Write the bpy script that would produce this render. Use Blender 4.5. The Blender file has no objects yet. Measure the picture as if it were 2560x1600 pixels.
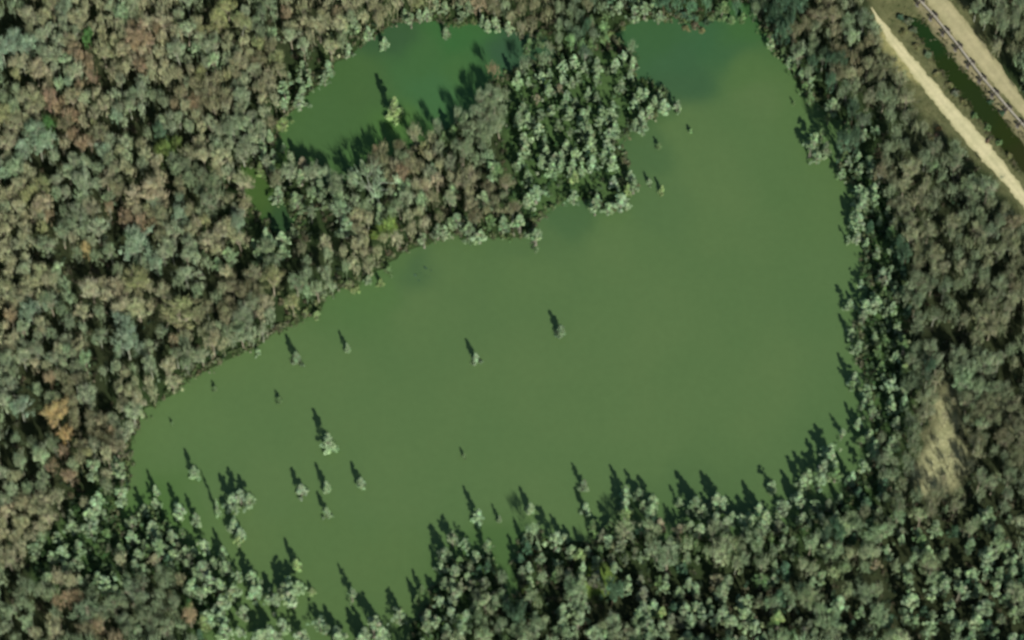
import bpy, math, random
import numpy as np
from mathutils import Vector

random.seed(7)
rng = np.random.default_rng(7)
R = math.radians
scene = bpy.context.scene
C = scene.collection

# ---------------------------------------------------------------- camera, sky, sun, exposure
TILT = R(25.0)          # the picture was taken from the air, leaning to the south
DIST = 1500.0
WIDTH = 384.0           # metres across the picture at its centre (0.15 m per photo pixel)
cd = bpy.data.cameras.new('camera')
cam = bpy.data.objects.new('camera', cd)
C.objects.link(cam)
cam.location = (0, -DIST * math.sin(TILT), DIST * math.cos(TILT))
cam.rotation_euler = (TILT, 0, 0)
cd.sensor_width = 36.0
cd.lens = 36.0 * DIST / WIDTH
cd.clip_start = 10.0
cd.clip_end = 20000.0
# long lens a touch out of focus, as soft as the photograph
cd.dof.use_dof = True
cd.dof.focus_distance = DIST * 1.6
cd.dof.aperture_fstop = 0.050
scene.camera = cam

SUN_EL = 40.0
SHADOW = Vector((-0.37, 0.93)).normalized()      # where shadows fall on the ground
to_sun = Vector((-SHADOW.x * math.cos(R(SUN_EL)), -SHADOW.y * math.cos(R(SUN_EL)), math.sin(R(SUN_EL))))
world = bpy.data.worlds.new('World')
scene.world = world
world.use_nodes = True
wn = world.node_tree
wn.nodes.clear()
sky = wn.nodes.new('ShaderNodeTexSky')
sky.sky_type = 'NISHITA'
sky.sun_disc = False
sky.sun_elevation = R(SUN_EL)
sky.sun_rotation = math.atan2(to_sun.x, to_sun.y)
bg = wn.nodes.new('ShaderNodeBackground')
bg.inputs['Strength'].default_value = 0.07
wo = wn.nodes.new('ShaderNodeOutputWorld')
wn.links.new(sky.outputs[0], bg.inputs[0])
wn.links.new(bg.outputs[0], wo.inputs[0])
sl = bpy.data.lights.new('sun', 'SUN')
sl.energy = 4.0
sl.angle = R(0.53)
sl.color = (1.0, 0.955, 0.88)
sun = bpy.data.objects.new('sun', sl)
C.objects.link(sun)
sun.rotation_euler = to_sun.to_track_quat('Z', 'Y').to_euler()
sun.location = (0, 0, 300)
scene.view_settings.view_transform = 'Standard'
scene.view_settings.look = 'None'
scene.view_settings.exposure = 0.45
scene.view_settings.gamma = 1.0
scene.render.film_transparent = False
scene.cycles.max_bounces = 6
scene.cycles.use_denoising = True

# ---------------------------------------------------------------- photo pixel -> place
CAM = np.array(cam.location)
cT, sT = math.cos(TILT), math.sin(TILT)


def at(px, py, z=0.0):
    """photo pixel (2560 x 1600) -> point on the level z"""
    a = (px - 1280.0) / 2560.0 * WIDTH / DIST
    b = -(py - 800.0) / 2560.0 * WIDTH / DIST
    # camera axes: right = X, up = (0, cT, sT), forward = (0, sT, -cT)
    d = np.array((a, b * cT + sT, b * sT - cT))
    t = (z - CAM[2]) / d[2]
    return CAM + d * t


def to_px(p):
    v = np.array(p) - CAM
    f = v[1] * sT - v[2] * cT
    u = v[1] * cT + v[2] * sT
    return 1280.0 + v[0] / f * DIST / WIDTH * 2560.0, 800.0 - u / f * DIST / WIDTH * 2560.0


M_PX = WIDTH / 2560.0
# the photograph was studied in enlarged tiles: origin and enlargement of each
TILES = {'A': (0, 0, 2.8375), 'B': (640, 0, 2.8375), 'C': (1280, 0, 2.8375), 'D': (1920, 0, 2.8375),
         'E': (0, 533, 2.8375), 'F': (640, 533, 2.8375), 'G': (1920, 533, 2.8375),
         'H': (0, 1066, 2.831), 'I': (640, 1066, 2.831), 'J': (1280, 1066, 2.831), 'K': (1920, 1066, 2.831),
         'O': (0, 0, 0.94492), 'P': (0, 0, 1.0)}


def tile(t, x, y):
    ox, oy, s = TILES[t]
    return ox + x / s, oy + y / s


def lin(c):
    """8-bit sRGB -> linear"""
    c = np.asarray(c, float) / 255.0
    return np.where(c <= 0.04045, c / 12.92, ((c + 0.055) / 1.055) ** 2.4)


# ---------------------------------------------------------------- outlines of water, roads, banks
def poly(t, pts):
    return np.array([at(*tile(t, x, y))[:2] for x, y in pts])


POND = poly('O', [(1722, 6), (1770, 14), (1800, 58), (1826, 108), (1858, 160), (1905, 245), (1965, 265), (2010, 315),
                  (1970, 400), (2010, 430), (2040, 520), (2035, 640), (2045, 700), (2015, 780), (2030, 860), (2050, 950),
                  (2065, 1060), (2060, 1110), (2010, 1140), (1990, 1180), (1880, 1238), (1780, 1262), (1680, 1268),
                  (1600, 1250), (1560, 1285), (1500, 1258), (1400, 1280), (1300, 1268), (1226, 1256), (1214, 1330),
                  (1222, 1420), (1196, 1425), (1180, 1340), (1150, 1305), (1075, 1325), (1020, 1400), (995, 1450),
                  (960, 1500), (940, 1640), (470, 1640), (490, 1500), (525, 1425), (498, 1350), (440, 1300), (405, 1240),
                  (375, 1200), (330, 1210), (290, 1260), (272, 1195), (308, 1150), (312, 1050), (336, 985), (400, 938),
                  (470, 888), (560, 848), (640, 800), (690, 768), (755, 740), (775, 702), (850, 672), (900, 640),
                  (965, 600), (1000, 582), (1090, 552), (1150, 566), (1240, 562), (1290, 512), (1340, 474), (1385, 474),
                  (1460, 500), (1500, 452), (1492, 395), (1468, 340), (1500, 305), (1590, 250), (1570, 205), (1500, 182),
                  (1508, 150), (1482, 108), (1452, 80), (1500, 58), (1590, 44), (1640, 62), (1690, 48)])
ARM = poly('O', [(826, 132), (868, 96), (930, 58), (1030, 54), (1120, 62), (1180, 70), (1285, 92), (1320, 128), (1260, 145),
                 (1200, 165), (1160, 195), (1135, 250), (1100, 290), (1060, 300), (1020, 330), (970, 350), (900, 372),
                 (846, 398), (800, 432), (750, 425), (700, 400), (640, 398), (650, 350), (662, 308), (690, 262), (738, 212), (790, 162)])
SLIVER = poly('O', [(562, 400), (606, 402), (660, 475), (715, 530), (668, 556), (618, 506), (580, 460)])
CANAL = poly('D', [(990, 120), (1060, 140), (1140, 210), (1230, 330), (1310, 440), (1400, 530), (1480, 620), (1560, 720),
                   (1680, 880), (1780, 1000), (1900, 1150), (2150, 1450), (2150, 1640), (1960, 1390), (1816, 1210), (1700, 1080),
                   (1600, 950), (1450, 760), (1300, 590), (1200, 440), (1080, 250)])
TRACK = [(730, 60, 8), (770, 120, 30), (830, 215, 60), (910, 330, 85), (1010, 450, 95), (1100, 560, 105), (1180, 660, 118), (1250, 745, 112),
         (1350, 860, 135), (1450, 980, 145), (1550, 1090, 138), (1650, 1210, 116), (1750, 1330, 98), (1830, 1440, 88),
         (2000, 1680, 86), (2200, 1980, 86)]
ROAD = [(1040, -200, 135), (1190, 0, 145), (1300, 130, 165), (1400, 260, 168), (1500, 385, 165), (1600, 512, 150),
        (1700, 640, 126), (1816, 780, 100), (2000, 1000, 95), (2250, 1300, 95)]
PIPE = [(820, -280), (900, -190), (985, -90), (1082, 12), (1175, 112), (1262, 220), (1352, 330), (1440, 448), (1522, 556),
        (1612, 660), (1702, 768), (1794, 872), (1885, 980), (1975, 1088)]


def seg_dist(P, poly_, closed=True):
    P = np.atleast_2d(P)
    A = poly_
    B = np.roll(poly_, -1, axis=0) if closed else poly_[1:]
    if not closed:
        A = poly_[:-1]
    best = np.full(len(P), 1e9)
    for a, b in zip(A, B):
        ab = b - a
        t = np.clip(((P - a) @ ab) / max(ab @ ab, 1e-9), 0, 1)
        d = np.linalg.norm(P - (a + t[:, None] * ab), axis=1)
        best = np.minimum(best, d)
    return best


def inside(P, poly_):
    P = np.atleast_2d(P)
    x, y = P[:, 0], P[:, 1]
    r = np.zeros(len(P), bool)
    n = len(poly_)
    for i in range(n):
        x1, y1 = poly_[i]
        x2, y2 = poly_[(i + 1) % n]
        c = ((y1 > y) != (y2 > y))
        with np.errstate(divide='ignore', invalid='ignore'):
            xi = (x2 - x1) * (y - y1) / (y2 - y1) + x1
        r ^= c & (x < xi)
    return r


def sdist(P, poly_):
    d = seg_dist(P, poly_)
    return np.where(inside(P, poly_), -d, d)


def wav(P, s, k=0.0):
    x, y = P[:, 0] / s, P[:, 1] / s
    return (np.sin(x * 1.3 + 2.1 * np.sin(y * 0.7 + k) + k) + np.sin(y * 1.7 + 1.7 * np.sin(x * 0.9 + 1.3 * k) + 2 * k)
            + 0.6 * np.sin((x + y) * 2.9 + k * 3)) / 2.6


track_line = np.array([at(*tile('D', x, y))[:2] for x, y, w in TRACK])
road_line = np.array([at(*tile('D', x, y))[:2] for x, y, w in ROAD])
pipe_line = np.array([at(*tile('D', x, y))[:2] for x, y in PIPE])


def sstep(a, b, x):
    t = np.clip((x - a) / (b - a), 0, 1)
    return t * t * (3 - 2 * t)


def water_dist(P):
    P = np.atleast_2d(P)
    w = 1.1 * wav(P, 4.3, 0.4) + 0.6 * wav(P, 1.7, 2.2)
    d = np.minimum(np.minimum(sdist(P, POND), sdist(P, ARM)), sdist(P, SLIVER)) + w
    return np.minimum(d, sdist(P, CANAL) + 0.7 * wav(P, 2.6, 1.0))


def ground_h(P):
    P = np.atleast_2d(np.asarray(P, float))
    d = water_dist(P)
    h = -0.9 + 1.25 * sstep(-2.2, 2.2, d) + 0.35 * sstep(1.5, 14, d)
    h = h + 0.10 * sstep(3, 12, d) * wav(P, 11.0, 0.3)
    return h


# ---------------------------------------------------------------- materials
def new_mat(name):
    m = bpy.data.materials.new(name)
    m.use_nodes = True
    nt = m.node_tree
    b = nt.nodes['Principled BSDF']
    return m, nt, b


def node(nt, t, **kw):
    n = nt.nodes.new(t)
    for k, v in kw.items():
        setattr(n, k, v)
    return n


def mixc(nt, a, b, fac=None, mode='MULTIPLY', f=1.0):
    n = node(nt, 'ShaderNodeMix', data_type='RGBA', blend_type=mode)
    n.inputs[0].default_value = f
    if fac is not None:
        nt.links.new(fac, n.inputs[0])
    for s, i in ((a, 6), (b, 7)):
        if hasattr(s, 'links'):
            nt.links.new(s, n.inputs[i])
        else:
            n.inputs[i].default_value = (*s, 1)
    return n.outputs[2]


def noise(nt, scale, detail=4, rough=0.6, vec=None):
    n = node(nt, 'ShaderNodeTexNoise')
    n.inputs['Scale'].default_value = scale
    n.inputs['Detail'].default_value = detail
    n.inputs['Roughness'].default_value = rough
    if vec is None:
        g = node(nt, 'ShaderNodeNewGeometry')
        vec = g.outputs['Position']
    nt.links.new(vec, n.inputs['Vector'])
    return n.outputs['Fac']


def ramp(nt, fac, stops):
    n = node(nt, 'ShaderNodeValToRGB')
    e = n.color_ramp.elements
    while len(e) < len(stops):
        e.new(0.5)
    for el, (p, c) in zip(e, stops):
        el.position = p
        el.color = (*c, 1) if len(c) == 3 else c
    nt.links.new(fac, n.inputs[0])
    return n.outputs[0]


def grey(v):
    return (v, v, v)


# foliage and twigs: object colour times the tint kept on each leaf, so one material serves every tree
def foliage_mat(name, transl=0.25, rough=0.8):
    m, nt, b = new_mat(name)
    oi = node(nt, 'ShaderNodeObjectInfo')
    at_ = node(nt, 'ShaderNodeVertexColor', layer_name='tint')
    col = mixc(nt, oi.outputs['Color'], at_.outputs['Color'])
    b.inputs['Roughness'].default_value = rough
    b.inputs['Specular IOR Level'].default_value = 0.12
    nt.links.new(col, b.inputs['Base Color'])
    tr = node(nt, 'ShaderNodeBsdfTranslucent')
    nt.links.new(col, tr.inputs['Color'])
    mx = node(nt, 'ShaderNodeMixShader')
    mx.inputs[0].default_value = transl
    nt.links.new(b.outputs[0], mx.inputs[1])
    nt.links.new(tr.outputs[0], mx.inputs[2])
    nt.links.new(mx.outputs[0], nt.nodes['Material Output'].inputs['Surface'])
    return m


MAT = {}
MAT['foliage'] = foliage_mat('feathery_foliage', 0.28)
MAT['twigs'] = foliage_mat('bare_twigs', 0.12, 0.9)
MAT['grass'] = foliage_mat('grass_blades', 0.25)


def bark_mat():
    m, nt, b = new_mat('bark')
    oi = node(nt, 'ShaderNodeObjectInfo')
    n = noise(nt, 1.4, 5, 0.7)
    v = ramp(nt, n, [(0.3, grey(0.6)), (0.7, grey(1.15))])
    nt.links.new(mixc(nt, oi.outputs['Color'], v), b.inputs['Base Color'])
    b.inputs['Roughness'].default_value = 0.9
    b.inputs['Specular IOR Level'].default_value = 0.15
    return m


MAT['bark'] = bark_mat()


def ground_mat():
    m, nt, b = new_mat('forest_floor')
    a = node(nt, 'ShaderNodeVertexColor', layer_name='zone')
    n1 = noise(nt, 0.22, 6, 0.65)
    n2 = noise(nt, 1.6, 5, 0.7)
    v1 = ramp(nt, n1, [(0.3, (0.68, 0.72, 0.66)), (0.7, (1.28, 1.22, 1.2))])
    v2 = ramp(nt, n2, [(0.3, grey(0.72)), (0.72, grey(1.25))])
    c = mixc(nt, mixc(nt, a.outputs['Color'], v1), v2)
    nt.links.new(c, b.inputs['Base Color'])
    b.inputs['Roughness'].default_value = 0.95
    b.inputs['Specular IOR Level'].default_value = 0.1
    bp = node(nt, 'ShaderNodeBump')
    bp.inputs['Strength'].default_value = 0.6
    bp.inputs['Distance'].default_value = 0.25
    nt.links.new(n2, bp.inputs['Height'])
    nt.links.new(bp.outputs[0], b.inputs['Normal'])
    return m


def sand_mat():
    m, nt, b = new_mat('pale_sand')
    a = node(nt, 'ShaderNodeVertexColor', layer_name='zone')
    n1 = noise(nt, 0.16, 5, 0.6)
    n2 = noise(nt, 1.1, 6, 0.7)
    v1 = ramp(nt, n1, [(0.3, (0.84, 0.86, 0.80)), (0.7, (1.08, 1.06, 1.04))])
    v2 = ramp(nt, n2, [(0.25, grey(0.82)), (0.75, grey(1.12))])
    nt.links.new(mixc(nt, mixc(nt, a.outputs['Color'], v1), v2), b.inputs['Base Color'])
    b.inputs['Roughness'].default_value = 0.95
    b.inputs['Specular IOR Level'].default_value = 0.1
    bp = node(nt, 'ShaderNodeBump')
    bp.inputs['Strength'].default_value = 0.4
    bp.inputs['Distance'].default_value = 0.1
    nt.links.new(n2, bp.inputs['Height'])
    nt.links.new(bp.outputs[0], b.inputs['Normal'])
    return m


def water_mat():
    """water thick with algae: its own colour shows, with a weak gloss on top"""
    m, nt, b = new_mat('algae_water')
    a = node(nt, 'ShaderNodeVertexColor', layer_name='zone')
    n1 = noise(nt, 0.028, 5, 0.55)
    n2 = noise(nt, 0.35, 5, 0.65)
    v1 = ramp(nt, n1, [(0.32, (0.95, 0.975, 0.97)), (0.68, (1.05, 1.02, 1.03))])
    v2 = ramp(nt, n2, [(0.3, grey(0.965)), (0.7, grey(1.035))])
    nt.links.new(mixc(nt, mixc(nt, a.outputs['Color'], v1), v2), b.inputs['Base Color'])
    b.inputs['Roughness'].default_value = 0.32
    b.inputs['IOR'].default_value = 1.33
    b.inputs['Specular IOR Level'].default_value = 0.22
    bp = node(nt, 'ShaderNodeBump')
    bp.inputs['Strength'].default_value = 0.12
    bp.inputs['Distance'].default_value = 0.05
    nt.links.new(noise(nt, 1.8, 3, 0.5), bp.inputs['Height'])
    nt.links.new(bp.outputs[0], b.inputs['Normal'])
    return m


MAT['ground'] = ground_mat()
MAT['sand'] = sand_mat()
MAT['water'] = water_mat()


def plain_mat(name, col, rough, metal=0.0, var=0.15, scale=2.0):
    m, nt, b = new_mat(name)
    n = noise(nt, scale, 5, 0.65)
    v = ramp(nt, n, [(0.3, grey(1 - var)), (0.7, grey(1 + var))])
    nt.links.new(mixc(nt, col, v), b.inputs['Base Color'])
    b.inputs['Roughness'].default_value = rough
    b.inputs['Metallic'].default_value = metal
    return m


MAT['pipe'] = plain_mat('weathered_pale_pipe', (0.36, 0.335, 0.26), 0.75, 0, 0.2, 0.7)
MAT['steel'] = plain_mat('dark_steel', (0.035, 0.03, 0.022), 0.75)
MAT['concrete'] = plain_mat('concrete', (0.20, 0.19, 0.16), 0.9)

# ---------------------------------------------------------------- mesh helpers
K = 1.18     # how bright a sunlit white card lies in the picture (linear), for turning photo colours into surface colours


def albedo(c, k=K):
    return tuple(float(v) for v in np.clip(lin(c) / k, 0.004, 0.8))


def make_mesh(name, V, F, mat, tint=None, layer='tint', smooth=False):
    me = bpy.data.meshes.new(name)
    V = np.asarray(V, np.float32)
    if isinstance(F, np.ndarray):
        n, k = F.shape
        me.vertices.add(len(V))
        me.vertices.foreach_set('co', V.ravel())
        me.loops.add(n * k)
        me.loops.foreach_set('vertex_index', F.astype(np.int32).ravel())
        me.polygons.add(n)
        me.polygons.foreach_set('loop_start', np.arange(0, n * k, k, dtype=np.int32))
        me.polygons.foreach_set('loop_total', np.full(n, k, np.int32))
    else:
        me.from_pydata([tuple(v) for v in V.tolist()], [], F)
    me.update(calc_edges=True)
    if tint is not None:
        ca = me.color_attributes.new(layer, 'FLOAT_COLOR', 'POINT')
        t = np.ones((len(V), 4), np.float32)
        t[:, :3] = tint
        ca.data.foreach_set('color', t.ravel())
    if smooth:
        me.polygons.foreach_set('use_smooth', np.ones(len(me.polygons), bool))
    me.materials.append(mat)
    me.validate()
    return me


def link(name, me, parent=None, color=None):
    o = bpy.data.objects.new(name, me)
    C.objects.link(o)
    o.parent = parent
    if color is not None:
        o.color = (*color, 1)
    return o


def cards(P, N, a, b, r, jag=0.35):
    """a four-cornered leaf spray at each point P, facing about N, half sizes a (along) and b (across)"""
    n = len(P)
    N = N / np.maximum(np.linalg.norm(N, axis=1, keepdims=True), 1e-6)
    t = r.normal(size=(n, 3))
    T = np.cross(N, t)
    T /= np.maximum(np.linalg.norm(T, axis=1, keepdims=True), 1e-6)
    B = np.cross(N, T)
    a = np.broadcast_to(np.asarray(a, float), (n,))[:, None]
    b = np.broadcast_to(np.asarray(b, float), (n,))[:, None]
    j = lambda: 1 + r.uniform(-jag, jag, (n, 1))
    V = np.stack([P - T * a * j(), P - B * b * j(), P + T * a * j(), P + B * b * j()], 1).reshape(-1, 3)
    F = np.arange(4 * n).reshape(n, 4)
    return V, F


def slivers(P, D, L, w, r):
    """a thin tapering twig from P along D"""
    n = len(P)
    D = D / np.maximum(np.linalg.norm(D, axis=1, keepdims=True), 1e-6)
    S = np.cross(D, r.normal(size=(n, 3)))
    S /= np.maximum(np.linalg.norm(S, axis=1, keepdims=True), 1e-6)
    L = np.broadcast_to(np.asarray(L, float), (n,))[:, None]
    V = np.stack([P - S * w, P + S * w, P + D * L + S * w * 0.4, P + D * L - S * w * 0.4], 1).reshape(-1, 3)
    return V, np.arange(4 * n).reshape(n, 4)


def tube(path, rad, sides=6, cap=True):
    path = np.asarray(path, float)
    n = len(path)
    V, F = [], []
    for i in range(n):
        d = path[min(i + 1, n - 1)] - path[max(i - 1, 0)]
        d /= max(np.linalg.norm(d), 1e-6)
        u = np.cross(d, (0.31, 0.95, 0.11))
        u /= np.linalg.norm(u)
        w = np.cross(d, u)
        for k in range(sides):
            q = 2 * math.pi * k / sides
            V.append(path[i] + rad[i] * (math.cos(q) * u + math.sin(q) * w))
    for i in range(n - 1):
        for k in range(sides):
            k2 = (k + 1) % sides
            F.append((i * sides + k, i * sides + k2, (i + 1) * sides + k2, (i + 1) * sides + k))
    if cap:
        F.append(tuple(reversed(range(sides))))
        F.append(tuple(range((n - 1) * sides, n * sides)))
    return V, F


class Parts:
    def __init__(s):
        s.V, s.F, s.n = [], [], 0

    def add(s, V, F):
        s.V += [np.asarray(v) for v in V]
        s.F += [tuple(i + s.n for i in f) for f in F]
        s.n += len(V)

    def box(s, c, h, rz=0.0):
        ca, sa = math.cos(rz), math.sin(rz)
        V = []
        for dz in (-1, 1):
            for dx, dy in ((-1, -1), (1, -1), (1, 1), (-1, 1)):
                x, y = dx * h[0], dy * h[1]
                V.append((c[0] + x * ca - y * sa, c[1] + x * sa + y * ca, c[2] + dz * h[2]))
        s.add(V, [(3, 2, 1, 0), (4, 5, 6, 7), (0, 1, 5, 4), (1, 2, 6, 5), (2, 3, 7, 6), (3, 0, 4, 7)])

    def mesh(s, name, mat, smooth=False):
        return make_mesh(name, np.array(s.V), s.F, mat, smooth=smooth)


# ---------------------------------------------------------------- the ground
GROVES = [np.array([tile(t, x, y) for x, y in L]) for t, L in (
    ('C', [(0, 520), (330, 420), (600, 400), (900, 380), (1250, 640), (1250, 800), (960, 960), (800, 1150), (900, 1400), (820, 1540), (560, 1540), (100, 1540), (-60, 1460), (20, 1260), (-40, 1150), (-60, 800)]),
    ('H', [(560, 500), (780, 420), (1000, 400), (1500, 700), (1700, 1100), (1830, 1200), (1830, 1540), (1400, 1540), (1300, 1100), (1130, 1020), (900, 1040), (800, 1150), (600, 1200), (330, 1200), (230, 1000), (200, 820), (420, 740)]),
    ('I', [(1000, 1540), (1100, 1000), (1300, 650), (1700, 800), (1720, 1000), (1520, 1150), (1500, 1540)]),
    ('J', [(1150, 560), (1830, 400), (2600, 300), (2500, 680), (1830, 780), (1200, 800)]),
    ('G', [(480, -400), (700, -460), (860, -100), (930, 200), (930, 560), (960, 820), (1010, 1080), (1010, 1560), (480, 1560)]))]
GROVES_W = [np.array([at(x, y)[:2] for x, y in gv]) for gv in GROVES]
fx = np.arange(-222, 222.1, 1.5)
fy = np.arange(-165, 174.1, 1.5)
gx = np.concatenate([[-6000, -2500, -1000, -500, -300], fx, [300, 500, 1000, 2500, 6000]])
gy = np.concatenate([[-6000, -2500, -1000, -500, -250], fy, [250, 500, 1000, 2500, 6000]])
GX, GY = np.meshgrid(gx, gy)
GP = np.stack([GX.ravel(), GY.ravel()], 1)
GH = ground_h(GP)
wd = water_dist(GP)
dry = np.array(albedo((52, 60, 38)))
damp = np.array(albedo((48, 66, 36)))
olive = np.array(albedo((104, 108, 74)))
palebank = np.array(albedo((146, 140, 108)))
straw = np.array(albedo((172, 174, 132)))
zone = damp + (dry - damp) * sstep(2, 26, wd + 5 * wav(GP, 9, 1.5))[:, None]


def blend(zone, col, f):
    return zone + (col - zone) * np.clip(f, 0, 1)[:, None]


for gv in GROVES_W:
    zone = blend(zone, np.array(albedo((72, 98, 56))), 1 - sstep(-3, 4, sdist(GP, gv) + 2 * wav(GP, 5, .8)))
VERGE = poly('D', [(690, -60), (960, -60), (1180, -60), (1400, -60), (1500, 150), (1590, 350), (1640, 470), (1730, 600), (1900, 820), (2200, 1200),
                   (2200, 1900), (1950, 1750), (1816, 1560), (1700, 1420), (1540, 1240), (1420, 1110), (1300, 990), (1180, 960), (1090, 900),
                   (1040, 780), (960, 600), (860, 480), (800, 350), (740, 170)])
BANK = poly('D', [(1010, -60), (1100, -60), (1180, 70), (1300, 230), (1420, 370), (1540, 540), (1700, 740), (1850, 920), (2100, 1220),
                  (2000, 1260), (1850, 1080), (1720, 900), (1600, 760), (1490, 620), (1400, 510), (1330, 440), (1250, 330), (1150, 200), (1080, 90)])
vs = -sdist(GP, VERGE) + 1.6 * wav(GP, 5, 0.9)
zone = blend(zone, olive, sstep(-1.5, 3.0, vs))
bs = -sdist(GP, BANK) + 0.8 * wav(GP, 2.5, 3.1)
zone = blend(zone, palebank, sstep(-0.8, 1.2, bs) * 0.95)
GLADE = poly('K', [(1110, 60), (1180, 0), (1190, -160), (1250, -300), (1330, -240), (1330, -90), (1330, 60), (1400, 180), (1380, 330), (1300, 450), (1180, 500), (1050, 450), (1030, 330), (1090, 250), (1120, 150)])
YG = poly('D', [(800, 170), (860, 260), (960, 380), (1060, 500), (1120, 600), (1050, 600), (960, 520), (880, 480), (810, 380), (790, 260)])
zone = blend(zone, np.array(albedo((160, 158, 108))), sstep(-1.5, 1.5, -sdist(GP, YG) + wav(GP, 2.5, .6)))
gs = -sdist(GP, GLADE) + 2.2 * wav(GP, 4, 0.2)
zone = blend(zone, straw, sstep(-4.0, 3.5, gs))
# lime patches of low growth on the forest floor
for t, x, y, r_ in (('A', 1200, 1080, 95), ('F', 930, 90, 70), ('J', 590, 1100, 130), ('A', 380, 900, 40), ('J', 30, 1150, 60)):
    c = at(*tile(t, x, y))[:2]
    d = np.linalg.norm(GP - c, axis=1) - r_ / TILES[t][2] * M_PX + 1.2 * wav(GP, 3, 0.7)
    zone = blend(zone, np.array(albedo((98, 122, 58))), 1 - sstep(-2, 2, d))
# wet mud at the canal and pond edges
zone = blend(zone, np.array(albedo((44, 56, 28))), (1 - sstep(-0.2, 1.3, wd)) * 0.9)
ny, nx = GX.shape
idx = np.arange(nx * ny).reshape(ny, nx)
GF = np.stack([idx[:-1, :-1], idx[:-1, 1:], idx[1:, 1:], idx[1:, :-1]], -1).reshape(-1, 4)
g = link('ground', make_mesh('ground', np.column_stack([GP, GH]), GF, MAT['ground'], zone, 'zone', True))
g['kind'] = 'structure'
g['label'] = 'dark leaf-littered forest floor and grassy banks round the pond'


# ---------------------------------------------------------------- water
def water_sheet(name, label, x0, x1, y0, y1, step, anchors, z=0.0):
    xs, ys = np.arange(x0, x1 + .1, step), np.arange(y0, y1 + .1, step)
    X, Y = np.meshgrid(xs, ys)
    P = np.stack([X.ravel(), Y.ravel()], 1)
    num, den = np.zeros((len(P), 3)), np.zeros((len(P), 1))
    Pj = P + np.stack([3 * wav(P, 7, .2), 3 * wav(P, 6, 1.9)], 1)
    for t, x, y, col in anchors:
        c = at(*tile(t, x, y))[:2]
        w = 1.0 / (np.sum((Pj - c) ** 2, 1) + 30.0)[:, None] ** 2.6
        num += w * np.array(albedo(col, K * 1.13))
        den += w
    zc = num / den
    i = np.arange(len(P)).reshape(X.shape)
    F = np.stack([i[:-1, :-1], i[:-1, 1:], i[1:, 1:], i[1:, :-1]], -1).reshape(-1, 4)
    # keep only the cells near water, so that no sheet lies under the dry forest
    cen = P[F].mean(1)
    dist_ = np.minimum(np.minimum(sdist(cen, POND), sdist(cen, ARM)), sdist(cen, SLIVER)) if name == 'pond_water' else sdist(cen, CANAL)
    F = F[dist_ < 7.0 if name == 'pond_water' else dist_ < 4.0]
    used = np.unique(F)
    remap = np.full(len(P), -1)
    remap[used] = np.arange(len(used))
    o = link(name, make_mesh(name, np.column_stack([P[used], np.full(len(used), z)]), remap[F], MAT['water'], zc[used], 'zone'))
    o['kind'] = 'structure'
    o['label'] = label


MAIN = (90, 117, 70)
water_sheet('pond_water', 'still olive green algae-thick pond water', -180, 155, -165, 155, 2.5, [
    ('O', 1200, 950, MAIN), ('O', 1500, 700, MAIN), ('O', 1700, 500, MAIN), ('O', 1750, 300, (88, 116, 69)), ('O', 800, 1100, MAIN),
    ('O', 450, 1000, (90, 118, 70)), ('O', 250, 1150, MAIN), ('O', 560, 900, MAIN), ('O', 1250, 650, MAIN), ('O', 1450, 580, MAIN), ('O', 1650, 380, MAIN), ('O', 1780, 240, MAIN), ('O', 1620, 300, MAIN), ('O', 600, 1150, MAIN), ('O', 1300, 1180, MAIN), ('O', 800, 900, MAIN), ('O', 1000, 750, MAIN), ('O', 1750, 900, MAIN), ('O', 1500, 1050, MAIN),
    ('O', 1100, 1150, MAIN), ('O', 700, 1300, (89, 116, 68)), ('O', 900, 1400, (88, 115, 67)), ('O', 1930, 500, (87, 115, 68)),
    ('O', 2030, 600, (87, 115, 69)), ('O', 2040, 850, (87, 115, 69)), ('O', 1980, 1080, (87, 115, 69)), ('O', 1900, 260, (86, 115, 67)),
    ('F', 1180, 415, (70, 99, 64)), ('F', 1130, 450, (76, 106, 65)), ('F', 1080, 380, (84, 113, 66)), ('F', 1300, 450, (86, 114, 68)), ('F', 1180, 560, MAIN), ('O', 1050, 640, MAIN), ('O', 900, 690, (84, 115, 66)), ('O', 1250, 570, (84, 112, 68)),
    ('O', 1600, 140, (63, 99, 64)), ('O', 1660, 100, (63, 101, 64)), ('O', 1560, 90, (62, 99, 60)), ('O', 1620, 200, (64, 97, 63)),
    ('O', 1720, 130, (66, 102, 64)), ('O', 1760, 60, (68, 106, 60)), ('O', 1540, 350, (79, 108, 66)), ('O', 1340, 500, (76, 106, 65)), ('O', 1760, 170, (85, 115, 66)),
    ('O', 1480, 260, (66, 98, 58)), ('O', 1560, 460, (86, 114, 69)),
    ('O', 750, 280, (74, 106, 60)), ('O', 850, 200, (72, 104, 58)), ('O', 1000, 130, (68, 106, 60)), ('O', 1080, 100, (62, 106, 58)),
    ('O', 1090, 170, (70, 108, 60)), ('O', 1020, 210, (68, 108, 64)), ('O', 950, 320, (76, 112, 58)), ('O', 1220, 110, (58, 90, 62)), ('O', 930, 80, (60, 92, 58)),
    ('O', 610, 450, (70, 98, 48)), ('O', 690, 530, (56, 84, 50)), ('O', 330, 1220, (80, 112, 60)), ('O', 1200, 1330, (78, 108, 60)), ('O', 1600, 1200, (84, 112, 67))])
water_sheet('canal_water', 'dark green strip of canal water beside the pipeline', 75, 320, 15, 180, 2.5, [
    ('D', 1100, 240, (32, 56, 24)), ('D', 1300, 520, (38, 54, 20)), ('D', 1500, 760, (38, 53, 22)), ('D', 1700, 950, (42, 54, 20)), ('D', 1816, 1130, (46, 52, 24))])


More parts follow.
